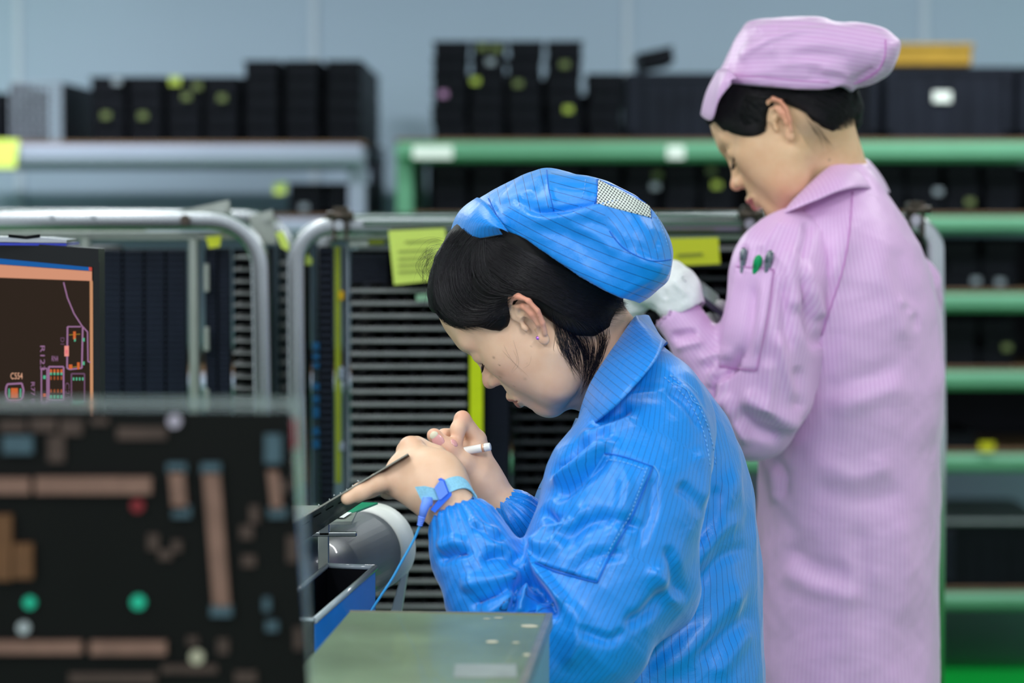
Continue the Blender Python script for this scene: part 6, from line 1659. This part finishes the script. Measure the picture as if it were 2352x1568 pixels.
# ------------------------------------------------------------------ big board standing close to the camera
FY = 1.68
M_pcb = mat('dark_circuit_board', (6, 7, 6), .5, noise=.25, scale=14, spec=.12)
M_cop = mat('dusky_copper_strip', (112, 84, 74), .5, .2, noise=.25, scale=60); M_cop2 = mat('dim_copper_pads', (64, 50, 45), .5, .2, noise=.3, scale=60)
M_tin = mat('grey_blue_pin_block', (62, 82, 92), .4, .3, noise=.3, scale=50); M_amb = mat('amber_block', (84, 54, 30), .5, noise=.3, scale=30)
bt = thing('fixture_board', 'large blurred dark circuit board in a clear frame close by on the left', 'circuit board', (-.42, FY + .01, BZ))
yb = lambda a, b: P(a, b, FY)
zlow = BZ + .008
def ptz(px, py, z, Y): q = P(px, py, Y); return np.array((q[0], Y, z))
tl, tr, br = yb(-260, 942), yb(664, 948), P(712, 1620, FY)
obj('board', MB().prism([tl, tr, br, np.array((br[0] + .008, FY, zlow)), np.array((tl[0], FY, zlow))], (0, .004, 0)), M_pcb, bt)
M_glass = mat('clear_acrylic_sheet', (215, 225, 225), .08, trans=.92, ior=1.2, spec=.3)
gl_ = MB()
gl_.prism([yb(-260, 912), yb(666, 912), yb(668, 944), yb(-260, 938)], (0, .006, 0)); obj('clear_top_strip', gl_, M_glass, bt)
obj('clear_side_strip', MB().prism([yb(666, 912), yb(692, 912), yb(716, 1560), yb(712, 1560), yb(668, 948)], (0, .004, 0)), M_glass, bt)
obj('foot', MB().box((tl[0] * .5 + br[0] * .5, FY + .02, BZ + .004), (br[0] - tl[0] + .02, .09, .008), ch=.002), M_alu, bt)
def el(name, x0, y0, x1, y1, m, th=.006, ch=.0015, slant=0):
    a, b = yb(x0, y0), yb(x1, y1)
    mb = MB().prism([yb(x0, y0), yb(x1, y0), yb(x1 + slant, y1), yb(x0 + slant, y1)], (0, -th, 0)); return obj(name, mb, m, bt)
el('connector', -60, 1096, 72, 1132, M_cop); el('connector', 84, 1094, 350, 1132, M_cop)
el('connector', -60, 1470, 190, 1498, M_cop); el('connector', 210, 1470, 384, 1500, M_cop)
el('connector', 468, 1080, 506, 1390, M_cop, slant=24); el('connector', 390, 1076, 424, 1170, M_cop, slant=8); el('connector', 616, 1080, 640, 1170, M_cop, slant=10)
for q_ in ((386, 1062, 430, 1084), (464, 1062, 508, 1086), (398, 1160, 440, 1186), (486, 1388, 534, 1412), (610, 996, 648, 1062), (618, 1164, 660, 1186), (606, 1370, 622, 1400), (612, 1424, 640, 1446), (10, 1000, 78, 1040)): el('pin_block', *q_, M_tin)
for q_ in ((-10, 1180, 30, 1330), (34, 1246, 78, 1326)): el('block', *q_, M_amb)
for q_ in ((270, 980, 384, 1008), (0, 965, 60, 990), (70, 960, 130, 990), (140, 962, 190, 998), (112, 1000, 150, 1060), (340, 1225, 366, 1262), (366, 1262, 396, 1284), (396, 1240, 418, 1266), (552, 1206, 582, 1236), (574, 1160, 596, 1200), (556, 1274, 588, 1300), (430, 1460, 456, 1480), (500, 1466, 526, 1500), (372, 1526, 500, 1544), (160, 1544, 360, 1568), (540, 1540, 590, 1568), (676, 1440, 696, 1490), (660, 1230, 684, 1290), (640, 1100, 664, 1130), (210, 960, 250, 975)): el('pad', *q_, M_cop2, th=.003)
def dot(px, py, r, m, name): return obj(name, MB().disc(P(px, py, FY), r, (0, -1, 0), .004, 20), m, bt)
dot(402, 966, .0046, mat('pale_mauve_screw', (150, 142, 156), .4, .3), 'screw'); dot(317, 1160, .0046, mat('red_dot', (100, 22, 28), .4), 'red_dot')
M_tq = mat('turquoise_dot', (20, 150, 120), .4); dot(319, 1381, .0050, M_tq, 'turquoise_dot'); dot(70, 1382, .0042, M_tq, 'turquoise_dot'); dot(56, 1440, .0042, mat('pale_grey_dot', (140, 146, 150), .4), 'screw'); dot(453, 1507, .005, mat('cream_dot', (140, 136, 118), .4), 'screw')
# red edged strip between board and trolley
obj('red_mark', MB().prism([P(670, 962, FY - .002), P(680, 962, FY - .002), P(682, 1030, FY - .002), P(672, 1030, FY - .002)], (0, -.001, 0)), mat('red_print', (110, 44, 52), .5), bt)
# ------------------------------------------------------------------ board, tool, wrist strap of the person in blue
hb_ = thing('circuit_board', 'thin dark circuit board held in the hands of the person in blue', 'circuit board', P(800, 1130, 2.62))
e0, e1_ = P(655, 1213, 2.545), P(938, 1043, 2.545); back = np.array((.002, .10, -.034)); bk1 = np.array((.004, .10, -.024))
M_edge = mat('board_cut_edge', (150, 150, 142), .35, noise=.1); M_under = mat('dark_board_face', (22, 21, 24), .35, noise=.25, scale=40, coat=.15)
th_ = np.array((-.0006, 0, .0012)) * 1.0
obj('board', MB().prism([e0, e1_, e1_ + bk1, e0 + back], th_), M_under, hb_)
obj('cut_edge', MB().prism([e0, e1_, e1_ + th_, e0 + th_], (0, -.0006, 0)), M_edge, hb_)
for k in range(16):
    s = .10 + .045 * k + random.uniform(-.01, .01); c_ = e0 * (1 - s) + e1_ * s + back * random.uniform(.04, .2) + np.array((-.0012, 0, .0022))
    if s > .68: continue
    obj('solder_pin', MB().cyl(c_, c_ + np.array((-.0006, 0, random.uniform(.0015, .003))), .0007, 6), M_snap, hb_)
for k in range(6):
    s = .15 + .1 * k; c_ = e0 * (1 - s) + e1_ * s + back * random.uniform(.3, .7) + np.array((-.002, 0, .003))
    obj('chip', MB().box(c_, (.010, .012, .003), roty(-math.atan2((e1_ - e0)[2], (e1_ - e0)[0])), ch=.0006), M_black, hb_)
tl_ = thing('tool', 'white pen shaped tool with a copper ring held in the right hand', 'tool', P(1060, 1035, 2.65))
t0, t1 = P(1127, 1025, 2.640), P(1008, 1046, 2.650); dd = (t1 - t0) / np.linalg.norm(t1 - t0)
obj('handle', MB().tube([t0, t0 + dd * .001, t0 + dd * .004, t1], [.0036, .0044, .0046, .0046], 20), mat('white_tool_plastic', (232, 230, 228), .3, coat=.3), tl_)
obj('copper_ring', MB().tube([t0 + dd * .007, t0 + dd * .008, t0 + dd * .010], [.00465, .0047, .00465], 20), mat('copper_ring', (222, 176, 150), .3, .4), tl_)
obj('tip', MB().tube([t1, t1 + dd * .03, t1 + dd * .045], [.0040, .0018, .0005], 14), M_snap, tl_)
ws = thing('wrist_strap', 'light blue elastic grounding strap on the left wrist with a thin blue cable', 'wrist strap', P(1040, 1160, 2.55))
M_strap = mat('light_blue_elastic', (158, 220, 250), .8, noise=.2, scale=400, bump=.6); M_buck = mat('periwinkle_plastic', (112, 152, 250), .4); M_buck2 = mat('royal_blue_plastic', (50, 112, 240), .4)
fr_ = hs_.path([(1016, 1124), (1040, 1112), (1062, 1110), (1080, 1124), (1091, 1148)], .0012, n=5)
bk_ = []
cw = P(1042, 1150, 2.556)
A_, B_ = fr_[-1], fr_[0]
for t in np.linspace(.08, .92, 9):
    a_ = math.pi * t; p = A_ * (1 - t) + B_ * t; p = p + np.array((0, .046 * math.sin(a_), 0)); bk_.append(p)
loop = np.vstack([fr_, bk_])
axw = P(1020, 1135, 2.56) - P(1062, 1205, 2.545); axw /= np.linalg.norm(axw)
def strap(pts, wd, th, m, name, parent, closed=True):
    pts = np.asarray(pts); n = len(pts); v = []; c = pts.mean(0)
    for i, p in enumerate(pts):
        tg = pts[(i + 1) % n] - pts[i - 1] if closed else pts[min(i + 1, n - 1)] - pts[max(i - 1, 0)]
        o_ = np.cross(tg, axw); o_ /= np.linalg.norm(o_); 
        if o_ @ (p - c) < 0: o_ = -o_
        for a, b in ((-1, 0), (1, 0), (1, 1), (-1, 1)): v.append(p + axw * wd * a / 2 + o_ * th * b)
    f = []
    for i in range(n if closed else n - 1):
        j = (i + 1) % n
        for k in range(4): f.append((i * 4 + k, i * 4 + (k + 1) % 4, j * 4 + (k + 1) % 4, j * 4 + k))
    if not closed: f += [(0, 1, 2, 3), ((n - 1) * 4 + 3, (n - 1) * 4 + 2, (n - 1) * 4 + 1, (n - 1) * 4)]
    return obj(name, MB().add(v, f, True), m, parent, smooth=False)
strap(loop, .0150, .0014, M_strap, 'band', ws)
yb0 = float(fr_[0][1]) - .004
def q3(pts, y, th): return MB().prism([P(a, b, y + (dy[0] if dy else 0)) for a, b, *dy in pts], (0, th, 0))
obj('strap_tail', q3([(953, 1118), (975, 1116), (1002, 1122), (1012, 1148), (990, 1148), (968, 1150)], yb0 - .002, .0016), M_strap, ws)
obj('buckle', q3([(998, 1120), (1011, 1103), (1018, 1104), (1029, 1132), (1012, 1147), (1008, 1146)], yb0 - .006, .008), M_buck, ws)
obj('buckle_frame', q3([(1026, 1127), (1037, 1133), (1037, 1138), (999, 1177), (989, 1170), (1004, 1152)], yb0 - .004, .010), M_buck2, ws)
obj('buckle_frame', q3([(1006, 1102), (1012, 1099), (1020, 1103), (1031, 1130), (1026, 1133), (1014, 1106)], yb0 - .004, .010), M_buck2, ws)
obj('plug', MB().tube([P(990, 1152, yb0 - .001), P(980, 1152, yb0 - .003), P(975, 1165, yb0 - .004), P(969, 1188, yb0 - .004)], [.0052, .0062, .0048, .0036], 16), M_buck, ws)
pl_ = [P(969, 1186, yb0 - .004), P(964, 1206, yb0 - .004)]
for k in range(5):
    a = pl_[0] * (1 - k / 4.6) + pl_[1] * (k / 4.6); d_ = (pl_[1] - pl_[0]) / np.linalg.norm(pl_[1] - pl_[0])
    obj('strain_ring', MB().cyl(a, a + d_ * .0016, .0040 - .00025 * k, 14), M_buck, ws)
obj('strain_core', MB().cyl(pl_[0], pl_[1], .0026, 12), M_buck, ws)
cb = smooth_poly([(965, 1205), (950, 1240), (925, 1285), (900, 1330), (872, 1372), (846, 1414), (825, 1460)], 8, False)
ys = np.linspace(yb0 - .004, 2.56, len(cb))
obj('cable', MB().tube([P(a, b, y_) for (a, b), y_ in zip(cb, ys)], .0014, 10), mat('sky_blue_cable', (70, 168, 235), .35, coat=.3), ws, smooth=True)
